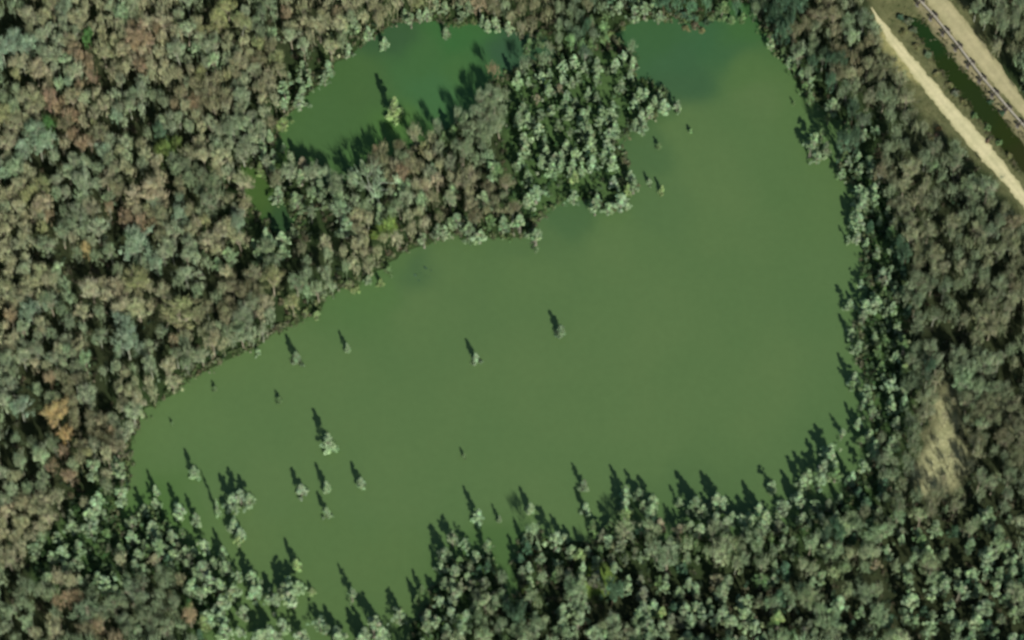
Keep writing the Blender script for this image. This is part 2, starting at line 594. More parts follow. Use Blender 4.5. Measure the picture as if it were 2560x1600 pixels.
# ---------------------------------------------------------------- sandy track and road
def drape_strip(name, label, pts, col, edge_col, lift=0.06):
    ctr = np.array([at(*tile('D', x, y))[:2] for x, y, w in pts])
    wid = np.array([w / 2.8375 * M_PX * 0.95 for _, _, w in pts])
    cum = np.concatenate([[0], np.cumsum(np.linalg.norm(np.diff(ctr, axis=0), axis=1))])
    s = np.arange(0, cum[-1], 1.5)
    X = np.stack([np.interp(s, cum, ctr[:, 0]), np.interp(s, cum, ctr[:, 1])], 1)
    for _ in range(6):
        X[1:-1] = (X[:-2] + 2 * X[1:-1] + X[2:]) / 4
    W = np.interp(s, cum, wid)
    T = np.gradient(X, axis=0)
    T /= np.linalg.norm(T, axis=1, keepdims=True)
    Nn = np.stack([-T[:, 1], T[:, 0]], 1)
    across = np.array([-0.5, -0.36, -0.2, 0, 0.2, 0.36, 0.5])
    jl = 0.35 * np.sin(s * 0.7) + 0.25 * np.sin(s * 1.9 + 1) + rng.uniform(-.25, .25, len(s))
    jr = 0.35 * np.sin(s * 0.6 + 2) + 0.25 * np.sin(s * 1.7) + rng.uniform(-.25, .25, len(s))
    V, T_ = [], []
    for i in range(len(s)):
        for a in across:
            off = a * W[i] + (jl[i] if a < -.4 else jr[i] if a > .4 else 0)
            V.append(X[i] + Nn[i] * off)
            e = (abs(a) * 2) ** 3
            rut = 1.05 if abs(abs(a) - .2) < .01 else (.93 if abs(a) < .01 else 1.0)
            T_.append((np.array(col) * (1 - e) + np.array(edge_col) * e) * rut)
    V = np.array(V)
    H = ground_h(V) + lift
    H.reshape(-1, 7)[:, (0, 6)] -= 0.075
    n = len(across)
    F = np.array([(i * n + k, i * n + k + 1, (i + 1) * n + k + 1, (i + 1) * n + k) for i in range(len(s) - 1) for k in range(n - 1)])
    o = link(name, make_mesh(name, np.column_stack([V, H]), F, MAT['sand'], np.array(T_), 'zone', True))
    o['kind'] = 'structure'
    o['label'] = label
    return X


drape_strip('sandy_track', 'pale sandy track between the forest and the canal', TRACK, albedo((208, 202, 160)), albedo((182, 178, 134)))
drape_strip('dirt_road', 'straight tan dirt road beyond the pipeline', ROAD, albedo((176, 170, 132)), albedo((156, 152, 114)))

# ---------------------------------------------------------------- pipeline on its frames
pts3 = np.array([at(*tile('D', x, y), 2.2)[:2] for x, y in PIPE])
pipe_root = bpy.data.objects.new('pipeline', None)
C.objects.link(pipe_root)
base = pts3[6]
pipe_root.location = (base[0], base[1], float(ground_h(base)[0]))
pipe_root['label'] = 'long pale pipeline on dark steel frames along the canal bank'
pipe_root['category'] = 'pipeline'
o3 = np.array(pipe_root.location)
gz = float(o3[2])
path = [np.array((p[0], p[1], gz + 2.35)) - o3 for p in pts3]
tv, tf = tube(path, [0.36] * len(path), 12)
link('pipe', make_mesh('pipe', np.array(tv), tf, MAT['pipe'], smooth=True), pipe_root)
axis = (pts3[-1] - pts3[0]) / np.linalg.norm(pts3[-1] - pts3[0])
ang = math.atan2(axis[1], axis[0])
pb = Parts()
for s in (-1, 1):
    # splayed legs, braced, on a pair of footings
    pb.add(*tube([(0.45, s * 1.5, -0.3), (0, s * 1.05, 2.3)], [0.16, 0.16], 6))
    pb.add(*tube([(-0.45, s * 1.5, -0.3), (0, s * 1.05, 2.3)], [0.16, 0.16], 6))
    pb.box((0, s * 1.28, 1.95), (0.72, 0.55, 0.06))
    pb.box((0, s * 1.28, 0.95), (0.36, 0.07, 0.07))
pb.box((0, 0, 1.82), (0.16, 1.75, 0.12))
frame_me = pb.mesh('support_frame', MAT['steel'])
pf = Parts()
pf.box((0, 0, 0), (0.75, 0.4, 0.16))
foot_me = pf.mesh('footing', MAT['concrete'])
ps = Parts()
ps.add(*tube([(-0.12, 0, 2.35), (0.12, 0, 2.35)], [0.42, 0.42], 12))
clamp_me = ps.mesh('clamp', MAT['steel'])
for p in pts3:
    f_ = link('support_frame', frame_me, pipe_root)
    f_.location = (p[0] - o3[0], p[1] - o3[1], float(ground_h(p)[0]) - gz)
    f_.rotation_euler = (0, 0, ang)
    for s in (-1, 1):
        link('footing', foot_me, f_).location = (0, s * 1.5, 0)
    c_ = link('clamp', clamp_me, f_)
    c_.location = (0, 0, -f_.location.z)

# ---------------------------------------------------------------- tree kinds (built once at full size, then copied)
def clump_cards(centres, radii, per, size, r, up=0.35, shade=0.22, hue=0.05, flat=0.75):
    """leaf sprays heaped into clumps; every clump has its own tint"""
    Vs, Fs, Ts, n = [], [], [], 0
    for c, rad in zip(centres, radii):
        d = r.normal(size=(per, 3))
        d /= np.linalg.norm(d, axis=1, keepdims=True)
        q = rad * r.uniform(0.25, 1.0, (per, 1)) ** 0.5
        P = c + d * q * np.array((1, 1, flat))
        N = d + r.normal(0, 0.55, (per, 3)) + np.array((0, 0, up))
        s = size * r.uniform(0.6, 1.35, per)
        V, F = cards(P, N, s, s * 0.6, r)
        t = 1 + r.normal(0, shade)
        h = r.normal(0, hue, 3)
        T = np.clip(t * (1 + h) * (1 + r.normal(0, 0.10, (per, 1))), 0.35, 1.7)
        Vs.append(V); Fs.append(F + n); Ts.append(np.repeat(T, 4, 0)); n += len(V)
    return np.concatenate(Vs), np.concatenate(Fs), np.concatenate(Ts)


def cat(parts):
    n, V, F, T = 0, [], [], []
    for v, f, t in parts:
        V.append(v); F.append(f + n); T.append(t); n += len(v)
    return np.concatenate(V), np.concatenate(F), np.concatenate(T)


def cypress(seed, H=12.0, W=4.6, spread=1.0, per=26, nclump=44, rough=0.0):
    """narrow cone of feathery sprays on a buttressed trunk"""
    r = np.random.default_rng(seed)
    cs, rs = [], []
    for i in range(nclump):
        u = r.uniform(0, 1)
        z = H * (0.13 + .2 * rough + (0.84 - .22 * rough) * u)
        rad = W / 2 * (1 - u) ** (0.9 - .35 * rough) * r.uniform(0.3, 1.0) * spread + 0.05
        q = r.uniform(0, 2 * math.pi)
        lob = 1 + (0.22 + .25 * rough) * math.sin(3 * q + seed) + 0.15 * math.sin(5 * q + 2 * seed)
        cs.append((rad * lob * math.cos(q), rad * lob * math.sin(q), z - 0.10 * rad))
        rs.append(W * 0.155 * (1.2 - 0.75 * u))
    crown = clump_cards(np.array(cs), rs, per, 0.34, r, shade=0.20, flat=1.0)
    p = Parts()
    p.add(*tube([(0, 0, -1.0), (0, 0, 0.2), (0, 0, 1.2), (0.05, 0.03, H * 0.5), (0, 0, H * 0.97)], [0.62, 0.52, 0.28, 0.15, 0.03], 7))
    for k in range(9):
        q = r.uniform(0, 6.28)
        z = H * r.uniform(0.2, 0.75)
        L = W / 2 * (1 - z / H) * 1.1
        p.add(*tube([(0, 0, z), (L * .5 * math.cos(q), L * .5 * math.sin(q), z + .15), (L * math.cos(q), L * math.sin(q), z)], [.09, .06, .02], 4))
    return crown, p


def hardwood(seed, H=14.0, W=8.0, leafy=0.35, limbs=8, gap=0.0, twig_w=0.055, per=24, nclump=60, csize=0.22):
    """winter hardwood: forked limbs ending in clouds of fine twigs, a few sprays of leaves or moss among them"""
    r = np.random.default_rng(seed)
    p = Parts()
    lean = r.normal(0, 0.35, 2)
    fork = H * r.uniform(0.38, 0.5)
    f0 = np.array((lean[0], lean[1], fork))
    p.add(*tube([(0, 0, -0.6), (0, 0, 0.3), (lean[0] * .4, lean[1] * .4, fork * .5), f0], [0.42, 0.34, 0.27, 0.22], 7))
    tips = []
    for k in range(limbs):
        q = 2 * math.pi * (k + r.uniform(-.35, .35)) / limbs
        rr = W / 2 * r.uniform(0.45, 0.95)
        zz = H * (0.98 - 0.28 * (rr / (W / 2)) ** 2) * r.uniform(0.9, 1.0)
        tip = np.array((rr * math.cos(q), rr * math.sin(q), zz)) + np.array((lean[0], lean[1], 0))
        mid = f0 * .45 + tip * .55 + np.array((0, 0, 0.5)) + r.normal(0, .25, 3)
        p.add(*tube([f0 - (0, 0, .4), mid, tip], [0.16, 0.10, 0.035], 5))
        tips.append((mid, tip))
        for _ in range(3):
            b0 = mid + (tip - mid) * r.uniform(0, .6)
            e = b0 + r.normal(0, 1, 3) * np.array((1, 1, .45)) * W * .16 + np.array((0, 0, .6))
            p.add(*tube([b0, (b0 + e) / 2 + (0, 0, .15), e], [0.07, 0.05, 0.02], 4))
            tips.append((b0, e))
    # clouds of twigs over a rough dome
    cs, rs = [], []
    for b0, e in tips:
        cs.append(e); rs.append(W * r.uniform(.09, .14))
    while len(cs) < nclump:
        q = r.uniform(0, 6.283)
        u = math.sqrt(r.uniform(0, 1))
        lob = 1 + 0.30 * math.sin(2 * q + seed) + 0.24 * math.sin(3 * q + 2.2 * seed)
        rr = W / 2 * u * 0.9 * lob
        z = H * (0.97 - 0.26 * u * u - 0.52 * r.uniform(0, 1) ** 1.1)
        cs.append(np.array((rr * math.cos(q) + lean[0], rr * math.sin(q) + lean[1], z)))
        rs.append(W * r.uniform(.05, .13))
    if gap:
        keep = [i for i in range(len(cs)) if r.uniform() > gap]
        cs, rs = [cs[i] for i in keep], [rs[i] for i in keep]
    parts = []
    for c, rad in zip(cs, rs):
        n = per
        d = r.normal(size=(n, 3))
        d /= np.linalg.norm(d, axis=1, keepdims=True)
        d[:, 2] = np.abs(d[:, 2]) * .8 + .1 * d[:, 2]
        P = c + d * rad * r.uniform(0.0, .8, (n, 1))
        V, F = slivers(P, d * .7 + r.normal(0, .3, (n, 3)) + (0, 0, 1.3), (.5 + rad) * r.uniform(.7, 1.9, n), twig_w, r)
        t = (1 + r.normal(0, .24)) * (1 + r.normal(0, .04, 3))
        T = np.clip(t * (1 + r.normal(0, .13, (n, 1))), .35, 1.7)
        parts.append((V, F, np.repeat(T, 4, 0)))
        k = int(per * leafy)
        if k:
            d = r.normal(size=(k, 3))
            d /= np.linalg.norm(d, axis=1, keepdims=True)
            P = c + d * rad * r.uniform(.2, 1.0, (k, 1)) * np.array((1, 1, .7))
            s = csize * r.uniform(.6, 1.4, k)
            V, F = cards(P, d + r.normal(0, .5, (k, 3)) + (0, 0, .4), s, s * .55, r)
            T = np.clip(t * (1 + r.normal(0, .12, (k, 1))), .35, 1.7)
            parts.append((V, F, np.repeat(T, 4, 0)))
    return cat(parts), p


def bush(seed, W=3.0, H=2.2, per=34, nclump=16, size=0.24):
    r = np.random.default_rng(seed)
    cs, rs = [], []
    for i in range(nclump):
        q = r.uniform(0, 6.283)
        u = math.sqrt(r.uniform(0, 1))
        cs.append((W / 2 * u * .8 * math.cos(q), W / 2 * u * .8 * math.sin(q), H * (0.3 + .5 * (1 - u * u)) * r.uniform(.8, 1.1)))
        rs.append(W * .17)
    crown = clump_cards(np.array(cs), rs, per, size, r)
    p = Parts()
    for k in range(5):
        q = k * 1.257 + r.uniform(-.3, .3)
        p.add(*tube([(0.05 * math.cos(q), 0.05 * math.sin(q), -.5), (W * .12 * math.cos(q), W * .12 * math.sin(q), H * .3), (W * .25 * math.cos(q), W * .25 * math.sin(q), H * .65)], [.07, .05, .02], 5))
    return crown, p


KIND = {}


def register(kind, builds, H, W, mat):
    lst = []
    for i, (cr, p) in enumerate(builds):
        lst.append((make_mesh(kind + '_crown', cr[0], cr[1], MAT[mat], cr[2]), p.mesh(kind + '_trunk', MAT['bark']), cr))
    KIND[kind] = (lst, H, W)


register('cypress', [cypress(11 + i, per=22 + 3 * (i % 3), spread=0.85 + 0.17 * (i % 4), nclump=(46, 34, 24, 40)[i % 4], rough=(0, .5, 1, .25)[i % 4]) for i in range(12)], 12.0, 4.6, 'foliage')
register('hardwood', [hardwood(41 + i, leafy=0.16 + 0.08 * (i % 3), limbs=7 + i % 3, twig_w=0.045, gap=(0, .18, .36)[i % 3]) for i in range(9)], 14.0, 8.0, 'twigs')
register('mossy', [hardwood(71 + i, leafy=0.42, limbs=9, gap=.12, per=26, csize=0.24) for i in range(7)], 14.0, 8.0, 'twigs')
register('starburst', [hardwood(91 + i, leafy=0.15, limbs=11, gap=.5, per=26) for i in range(2)], 14.0, 8.0, 'twigs')
register('evergreen', [hardwood(101 + i, leafy=2.0, limbs=7, per=18, csize=0.32) for i in range(3)], 10.0, 8.0, 'foliage')
register('bush', [bush(121 + i) for i in range(5)], 2.2, 3.0, 'foliage')

COL = {  # the colours the crowns show in the photograph
    'P': (128, 149, 113), 'p': (113, 132, 99), 'W': (140, 162, 126), 'l': (128, 148, 98), 'y': (120, 138, 88), 's': (98, 122, 80),
    'T': (118, 118, 91), 'B': (96, 95, 71), 'R': (112, 98, 76), 'O': (132, 113, 76), 'G': (109, 118, 93), 'g': (94, 105, 80),
    'U': (102, 118, 96), 'N': (124, 120, 96), 'V': (110, 112, 76), 'E': (70, 118, 60), 'L': (100, 122, 62), 'K': (70, 96, 72)}
WORD = {'P': 'pale sage', 'p': 'grey-green', 'W': 'whitish green', 'l': 'light lime', 'y': 'yellow-green', 's': 'dull green',
        'T': 'tan', 'B': 'dark brown', 'R': 'rusty brown', 'O': 'orange-brown', 'G': 'greyish', 'g': 'dim grey',
        'U': 'blue-green mossy', 'N': 'pinkish tan', 'V': 'olive tan', 'E': 'bright green', 'L': 'lime green', 'K': 'dark green'}
BARKC = {'cypress': (132, 130, 112), 'hardwood': (160, 152, 130), 'mossy': (160, 164, 144), 'starburst': (150, 158, 138), 'evergreen': (100, 92, 72), 'bush': (96, 86, 66)}
GAIN = {'cypress': 1.45, 'hardwood': 2.9, 'mossy': 2.5, 'starburst': 1.9, 'evergreen': 1.9, 'bush': 1.35}
NAME = {'cypress': 'cypress_tree', 'hardwood': 'bare_tree', 'mossy': 'mossy_tree', 'starburst': 'bare_tree', 'evergreen': 'evergreen_tree', 'bush': 'shrub'}
NOUN = {'cypress': 'cypress', 'hardwood': 'bare tree', 'mossy': 'spreading tree', 'starburst': 'bare tree', 'evergreen': 'leafy tree', 'bush': 'shrub'}
trees = []       # (kind, root data) collected first, labelled together below
taken = []       # (px, py, radius px) of crowns placed by hand


def plan(kind, px, py, wpx, col, hf=1.0, label=None):
    """crown centre at photo pixel (px, py), crown width wpx photo pixels"""
    lst, H, W = KIND[kind]
    w = wpx * M_PX
    if kind == 'cypress':
        h = min(17.0, 5.0 + 1.55 * w) * hf
        zc = 0.48 * h
    elif kind == 'bush':
        h = w * 0.7 * hf
        zc = 0.5 * h
    else:
        w *= 0.9
        h = (12.5 + 0.6 * w) * hf
        zc = 0.72 * h
    p = at(px, py, zc + 0.3)
    gh = 0.0
    trees.append(dict(kind=kind, px=px, py=py, w=w, h=h, loc=(p[0], p[1], gh), col=col, label=label))
    taken.append((px, py, wpx / 2))


def put(t, kind, items, col='P', hf=1.0):
    s = TILES[t][2]
    for it in items:
        x, y, w = it[:3]
        if kind == 'cypress' and len(it) < 6:
            w *= 1.22
        c = it[3] if len(it) > 3 else col
        f = it[4] if len(it) > 4 else 1.0
        px, py = tile(t, x, y)
        plan(kind, px, py, w / s, c, hf * f, it[5] if len(it) > 5 else None)


# --- lone trees standing in the open water, each with its own description
put('B', 'cypress', [(910, 295, 88, 'W', 0.7, 'brightest round whitish cypress at the north shore of the upper arm'),
                     (1345, 218, 80, 'p', 0.6, 'small grey-green cypress alone off the top shore of the upper arm'),
                     (978, 762, 140, 'l', 1.15, 'big yellow-green cypress alone in the middle of the upper arm')])
put('F', 'cypress', [(290, 1015, 90, 'p', 1.0, 'leaning greyish cypress close to the north-west shore, in open water'),
                     (650, 950, 66, 'p', 0.9, 'lone cypress off the north-west shore, right of the leaning greyish one'),
                     (1565, 1018, 72, 'P', 0.95, 'lone cypress nearest the middle of the open pond, left of centre'),
                     (168, 1318, 60, 's', 0.55, 'faint small green sapling in water near the north-west shore'),])
put('P', 'cypress', [(1403, 824, 34, 'p', 0.85, 'lone cypress right at the centre of the pond'),
                     (1160, 1136, 14, 's', 0.6, 'tiny dark sapling alone in the lower middle of the pond'),
                     (430, 1056, 12, 's', 0.5, 'tiny sapling speck near the west tip of the pond')])
put('E', 'cypress', [(1525, 1235, 46, 's', 0.55, 'small dull sapling beside the west shore in shallow water')])
put('I', 'cypress', [(510, 100, 125, 'P', 1.05, 'largest ragged double-topped cypress in the west part of the pond'),
                     (320, 445, 92, 'W', 0.9, 'leftmost of three cypresses in a row in the south-west water'),
                     (500, 425, 80, 'P', 1.05, 'middle of three cypresses in a row in the south-west water'),
                     (742, 398, 84, 'P', 0.9, 'rightmost of three cypresses in a row in the south-west water'),
                     (500, 600, 74, 'P', 0.95, 'lone cypress just below the row of three cypresses'),
                     (1572, 628, 92, 'W', 1.15, 'bright cypress with the longest pointed shadow off the south bank'),
                     (1722, 650, 46, 'p', 0.9, 'small cypress beside the bright long-shadowed one'),
                     (1030, 1325, 72, 'l', 1.15, 'slim lime-tinted cypress with a long thin shadow in the south inlet'),
                     (395, 1155, 66, 'l', 0.5, 'low lime-green cypress at the edge of the south-west grove'),
                     (290, 970, 85, 'l', 1.1, 'yellowish see-through cypress at the top of the south-west grove')])
put('H', 'cypress', [(1372, 310, 92, 'P', 0.9, 'lone cypress off the west tip of the pond'),
                     (1535, 570, 46, 'P', 2.0, 'tall bare-stemmed slim cypress standing in the west shallows')])
put('J', 'cypress', [(130, 575, 84, 'P', 0.9, 'lone pale cypress off the middle of the south bank'),
                     (508, 408, 78, 'p', 0.95, 'upper of two cypresses one above the other off the south bank'),
                     (522, 575, 82, 'P', 0.9, 'lower of two cypresses one above the other off the south bank'),
                     (810, 460, 90, 'W', 1.1, 'whitish cypress with a broad wedge shadow off the south bank')])
put('C', 'cypress', [(1270, 922, 48, 's', 0.5, 'small green sapling farthest right of the spit'),
                     (1045, 1025, 55, 's', 0.6, 'small green sapling in open water right of the spit'),
                     (975, 1280, 52, 'p', 0.65, 'little cypress at the south-east end of the spit'),
                     (1062, 1335, 56, 'l', 0.75, 'light lime cypress at the south-east end of the spit')])
put('D', 'cypress', [(185, 722, 30, 's', 0.6, 'tiny sapling off the east bank in open water')])

# --- cypress groves on the spit, the east bank and the south bank
put('C', 'cypress', [(370, 475, 60, 'W'), (440, 445, 80), (515, 490, 58), (600, 470, 80), (735, 470, 72), (790, 412, 62, 'W'), (860, 450, 62),
                     (835, 550, 62), (775, 615, 60), (265, 530, 46), (205, 560, 62, 'W'), (40, 560, 78), (115, 590, 46), (355, 572, 54, 'W'), (425, 595, 48),
                     (600, 572, 62, 'p'), (260, 650, 78), (395, 690, 64), (335, 645, 56, 'N'), (540, 665, 52), (175, 715, 50, 'N'), (80, 790, 88, 'p'),
                     (45, 855, 80), (112, 850, 60), (290, 800, 62), (368, 755, 70, 'p'), (402, 812, 70), (500, 830, 80, 'p'), (545, 808, 56), (720, 750, 40),
                     (640, 830, 90), (695, 820, 70), (620, 890, 70), (730, 910, 72), (690, 950, 88), (190, 945, 82, 'W'), (85, 1005, 88), (90, 1085, 72),
                     (540, 950, 90, 'p'), (498, 918, 60), (560, 1030, 80), (530, 1085, 62), (680, 1040, 80, 'W'), (650, 1112, 64), (715, 1150, 82), (570, 1160, 82),
                     (385, 1050, 70), (350, 1120, 72), (450, 1110, 80), (428, 1182, 70), (308, 1132, 60), (285, 1200, 82), (345, 1192, 70), (210, 1160, 82),
                     (240, 1080, 60), (400, 1232, 58), (442, 1262, 60, 'l'), (492, 1222, 60), (60, 1170, 70), (110, 1260, 72, 'p'), (20, 1200, 50, 'p'),
                     (170, 1380, 104, 'W'), (110, 1430, 84, 'P'), (440, 1400, 72), (610, 1412, 62), (590, 1470, 82), (680, 1480, 62), (775, 1438, 100, 'W'),
                     (720, 1300, 64, 'W'), (840, 1250, 64), (862, 1322, 68), (820, 1345, 50, 'l'), (1170, 742, 54), (1080, 752, 88), (1010, 730, 62),
                     (975, 790, 62), (1045, 682, 44), (900, 682, 78), (948, 680, 62), (865, 755, 62), (915, 830, 72), (875, 882, 62), (930, 910, 62),
                     (470, 560, 54, 'p'), (450, 740, 50, 'p'), (600, 700, 54, 'p'), (330, 900, 58, 'p'), (200, 820, 54, 'p'), (150, 880, 50, 'p'), (230, 1010, 58, 'p'), (420, 960, 54, 'p'),
                     (870, 95, 70, 'P', 1.2), (940, 70, 70, 'P', 1.2), (1040, 110, 60, 'P', 1.2), (760, 60, 62), (720, 95, 60, 'p'), (1000, 40, 62), (905, 30, 60), (1490, 62, 96, 's'),
                     (660, 150, 60, 's'), (560, 160, 60, 's'), (200, 280, 70, 's'), (120, 310, 70, 's'), (660, 300, 70, 's'), (560, 330, 64, 's'), (1640, 110, 60, 's', .6), (1560, 130, 60, 's', .6)])
put('B', 'cypress', [(655, 352, 62), (800, 232, 64), (700, 185, 64), (640, 210, 60, 'p'), (512, 480, 70, 'p'), (488, 560, 60, 'p'), (385, 540, 62), (380, 602, 52),
                     (308, 600, 62), (312, 722, 82), (325, 660, 60), (200, 640, 84), (195, 742, 70), (195, 872, 84, 'y', .7), (235, 560, 60, 'p'), (330, 480, 60, 'p'),
                     (98, 970, 62), (125, 1190, 62), (120, 1100, 54), (32, 1202, 64, 'y'), (195, 1042, 42), (42, 1090, 60), (40, 1020, 52),
                     (335, 1170, 92, 'N'), (320, 1262, 80, 'p'), (160, 1372, 84), (290, 1425, 96, 'p'), (455, 1340, 88, 'p'), (470, 1425, 80, 'p'),
                     (680, 1240, 78), (750, 1172, 52, 'p'), (1400, 950, 78, 's'), (1330, 980, 60, 's'),
                     (1100, 140, 78), (1160, 112, 62), (1212, 100, 62), (1340, 60, 60), (1440, 52, 60, 'p'), (1512, 60, 60), (1605, 140, 54, 'W'), (1642, 182, 62), (1702, 162, 62),
                     (1790, 200, 70), (1270, 40, 56), (1060, 110, 56, 'p'), (1450, 120, 50, 'p'), (1030, 1340, 72, 'P')])
put('D', 'cypress', [(30, 312, 52), (155, 442, 54), (235, 530, 52), (300, 590, 54), (295, 690, 62, 's'), (455, 752, 92, 'p'), (430, 842, 52, 'y'), (325, 990, 82),
                     (298, 1062, 80), (410, 1050, 78, 'p'), (350, 1112, 62), (570, 1152, 54), (640, 1122, 52), (715, 1162, 72), (655, 1215, 54), (525, 1230, 60),
                     (650, 1350, 82), (750, 1352, 72), (690, 1395, 60), (660, 1450, 80), (635, 1495, 60), (760, 950, 62), (680, 962, 62), (735, 1215, 60),
                     (110, 370, 50, 's'), (185, 490, 50, 's'), (360, 530, 56, 's'), (260, 620, 50, 's'), (560, 900, 60, 's'), (620, 940, 56, 's'), (380, 940, 60, 's')])
put('G', 'cypress', [(640, 60, 92), (600, 20, 60), (790, 62, 44), (635, 172, 60, 'W'), (700, 212, 42), (572, 182, 34), (775, 280, 52), (870, 285, 50), (870, 410, 44),
                     (660, 502, 44, 'W'), (855, 482, 52), (575, 640, 62, 'P'), (690, 662, 70), (762, 655, 88), (745, 590, 34), (882, 682, 62), (680, 742, 70, 'p'), (590, 842, 54),
                     (915, 825, 62, 'P'), (640, 952, 70, 'p'), (780, 972, 60, 's'), (915, 1022, 62), (610, 1172, 80), (860, 1222, 92), (705, 1272, 88), (690, 1342, 60),
                     (970, 1122, 70, 'l'), (872, 1332, 60), (880, 1392, 62), (965, 1342, 72), (740, 1412, 70, 'p'), (640, 1490, 62), (910, 1490, 62), (590, 1222, 52, 's'),
                     (800, 1090, 60, 's'), (820, 560, 56, 's'), (950, 560, 56, 'K'), (960, 420, 56, 'K'), (930, 200, 60, 'K'), (1000, 700, 60, 'K'), (830, 900, 54, 's')])
put('H', 'cypress', [(1100, 442, 54), (1105, 540, 50), (1265, 590, 82, 'W'), (1385, 652, 70), (1640, 522, 88), (1700, 500, 92, 'W'), (1762, 520, 72), (1665, 580, 60, 'p'),
                     (1655, 690, 88), (1695, 762, 84), (1690, 810, 52, 'l'), (840, 490, 104), (860, 322, 112), (820, 262, 70, 'p'), (650, 312, 112), (930, 700, 74),
                     (928, 792, 88), (1078, 730, 104), (1112, 805, 62), (1212, 782, 92, 'p'), (1230, 912, 62), (1315, 890, 60), (1372, 890, 52), (1445, 840, 64, 'W'),
                     (1575, 880, 62), (1122, 932, 52), (980, 922, 80), (960, 992, 86, 'p'), (1012, 1022, 70, 'p'), (1220, 1000, 52), (1430, 1020, 120), (1360, 1150, 98),
                     (1482, 1112, 88), (1550, 1132, 88), (1590, 1002, 90), (1570, 1262, 112), (1558, 1352, 98), (1692, 1062, 62), (1640, 1172, 60, 'l'), (1790, 1172, 90),
                     (1690, 1452, 62, 'W'), (1440, 1382, 80, 'y'), (980, 1462, 90, 'p'), (760, 1132, 112), (820, 1172, 80), (440, 900, 100), (370, 935, 80, 'p'), (350, 1100, 98, 'p'),
                     (680, 572, 108), (700, 512, 80), (640, 642, 108), (640, 732, 98), (510, 722, 88, 'p'), (700, 1082, 96, 'p'), (740, 1190, 70, 'p'), (560, 860, 84, 'p'), (560, 980, 84, 'p'),
                     (470, 1010, 84, 'p'), (850, 880, 70, 'p'), (1050, 880, 60, 's'), (1180, 700, 56, 's'), (1290, 760, 60, 's'), (1320, 980, 56, 'p'), (1510, 960, 60, 'p'), (240, 880, 84, 'p'), (300, 800, 84, 'p'), (420, 800, 80, 'p')])
put('I', 'cypress', [(1395, 770, 56), (1390, 815, 70), (1490, 830, 62), (1550, 922, 62), (1340, 902, 98, 'p'), (1305, 1000, 60), (1405, 1042, 92), (1340, 1112, 62), (1500, 1080, 50, 'P', 1.4),
                     (1640, 850, 62, 'p', 1.2), (1682, 952, 34, 'l'), (1215, 1350, 98, 'P'), (1490, 1352, 82), (1400, 1200, 90), (1300, 1252, 72), (1380, 1332, 88), (1290, 1402, 80),
                     (1352, 1452, 80), (1452, 1442, 80), (1200, 1432, 70), (240, 1150, 112), (262, 1222, 112, 'W'), (200, 1142, 80, 'p'), (292, 1132, 80), (85, 1222, 62), (100, 1170, 42), (20, 1152, 62),
                     (680, 1190, 62, 'p', 1.3), (830, 1432, 126), (775, 1465, 80), (882, 1445, 80), (490, 1432, 62, 'p'), (570, 1445, 80), (110, 1462, 110), (50, 1490, 80), (1580, 1030, 60, 'K'), (1620, 1120, 80, 'g'), (1560, 1200, 70, 'g'),
                     (1640, 1000, 60, 'K'), (1440, 960, 54, 's'), (1140, 1220, 56, 's'), (1170, 1150, 50, 's')])
put('J', 'cypress', [(800, 545, 84), (800, 612, 74, 'l'), (1000, 530, 80), (988, 602, 88), (1050, 682, 70, 'N'), (90, 800, 44), (180, 842, 42), (312, 822, 104), (365, 800, 60, 'p'),
                     (680, 812, 64, 'W'), (420, 890, 70), (480, 922, 80, 'l'), (500, 1002, 60), (532, 892, 60), (592, 962, 62), (210, 942, 60, 'p'), (120, 1000, 52, 'W'), (125, 1092, 48, 'P'),
                     (820, 1090, 52), (820, 1152, 62), (1085, 1145, 62), (1300, 552, 112, 'p'), (1345, 592, 80), (1450, 522, 92), (1492, 545, 88), (1440, 642, 82), (1520, 682, 88), (1562, 642, 70),
                     (1622, 652, 82), (1330, 742, 82), (1260, 702, 62), (1752, 592, 92), (1795, 642, 80), (1700, 662, 80), (1180, 530, 42), (1180, 742, 70, 'N'), (930, 1300, 98), (1000, 1282, 90),
                     (1060, 1332, 80, 'l'), (900, 1345, 80), (960, 1432, 108), (880, 1482, 80), (1230, 1312, 104), (1300, 1292, 80), (1340, 1342, 90), (1262, 1382, 80), (1480, 1342, 104), (1450, 1402, 80),
                     (1560, 1402, 100), (1650, 1342, 100), (1620, 1262, 80), (1720, 1442, 100), (1662, 1242, 70), (1250, 1122, 80, 'p'), (1300, 1152, 70, 'p'), (1480, 1182, 98, 'p'), (1440, 1102, 88, 'T'),
                     (110, 860, 64, 'K'), (60, 940, 60, 'K'), (570, 700, 64, 's'), (700, 690, 64, 's'), (900, 480, 70, 'p'), (930, 560, 60, 'p'), (760, 800, 60, 'g'), (840, 790, 60, 'g'), (700, 940, 54, 'g'), (620, 880, 50, 's'), (860, 900, 60, 'g'), (800, 960, 54, 'g')])
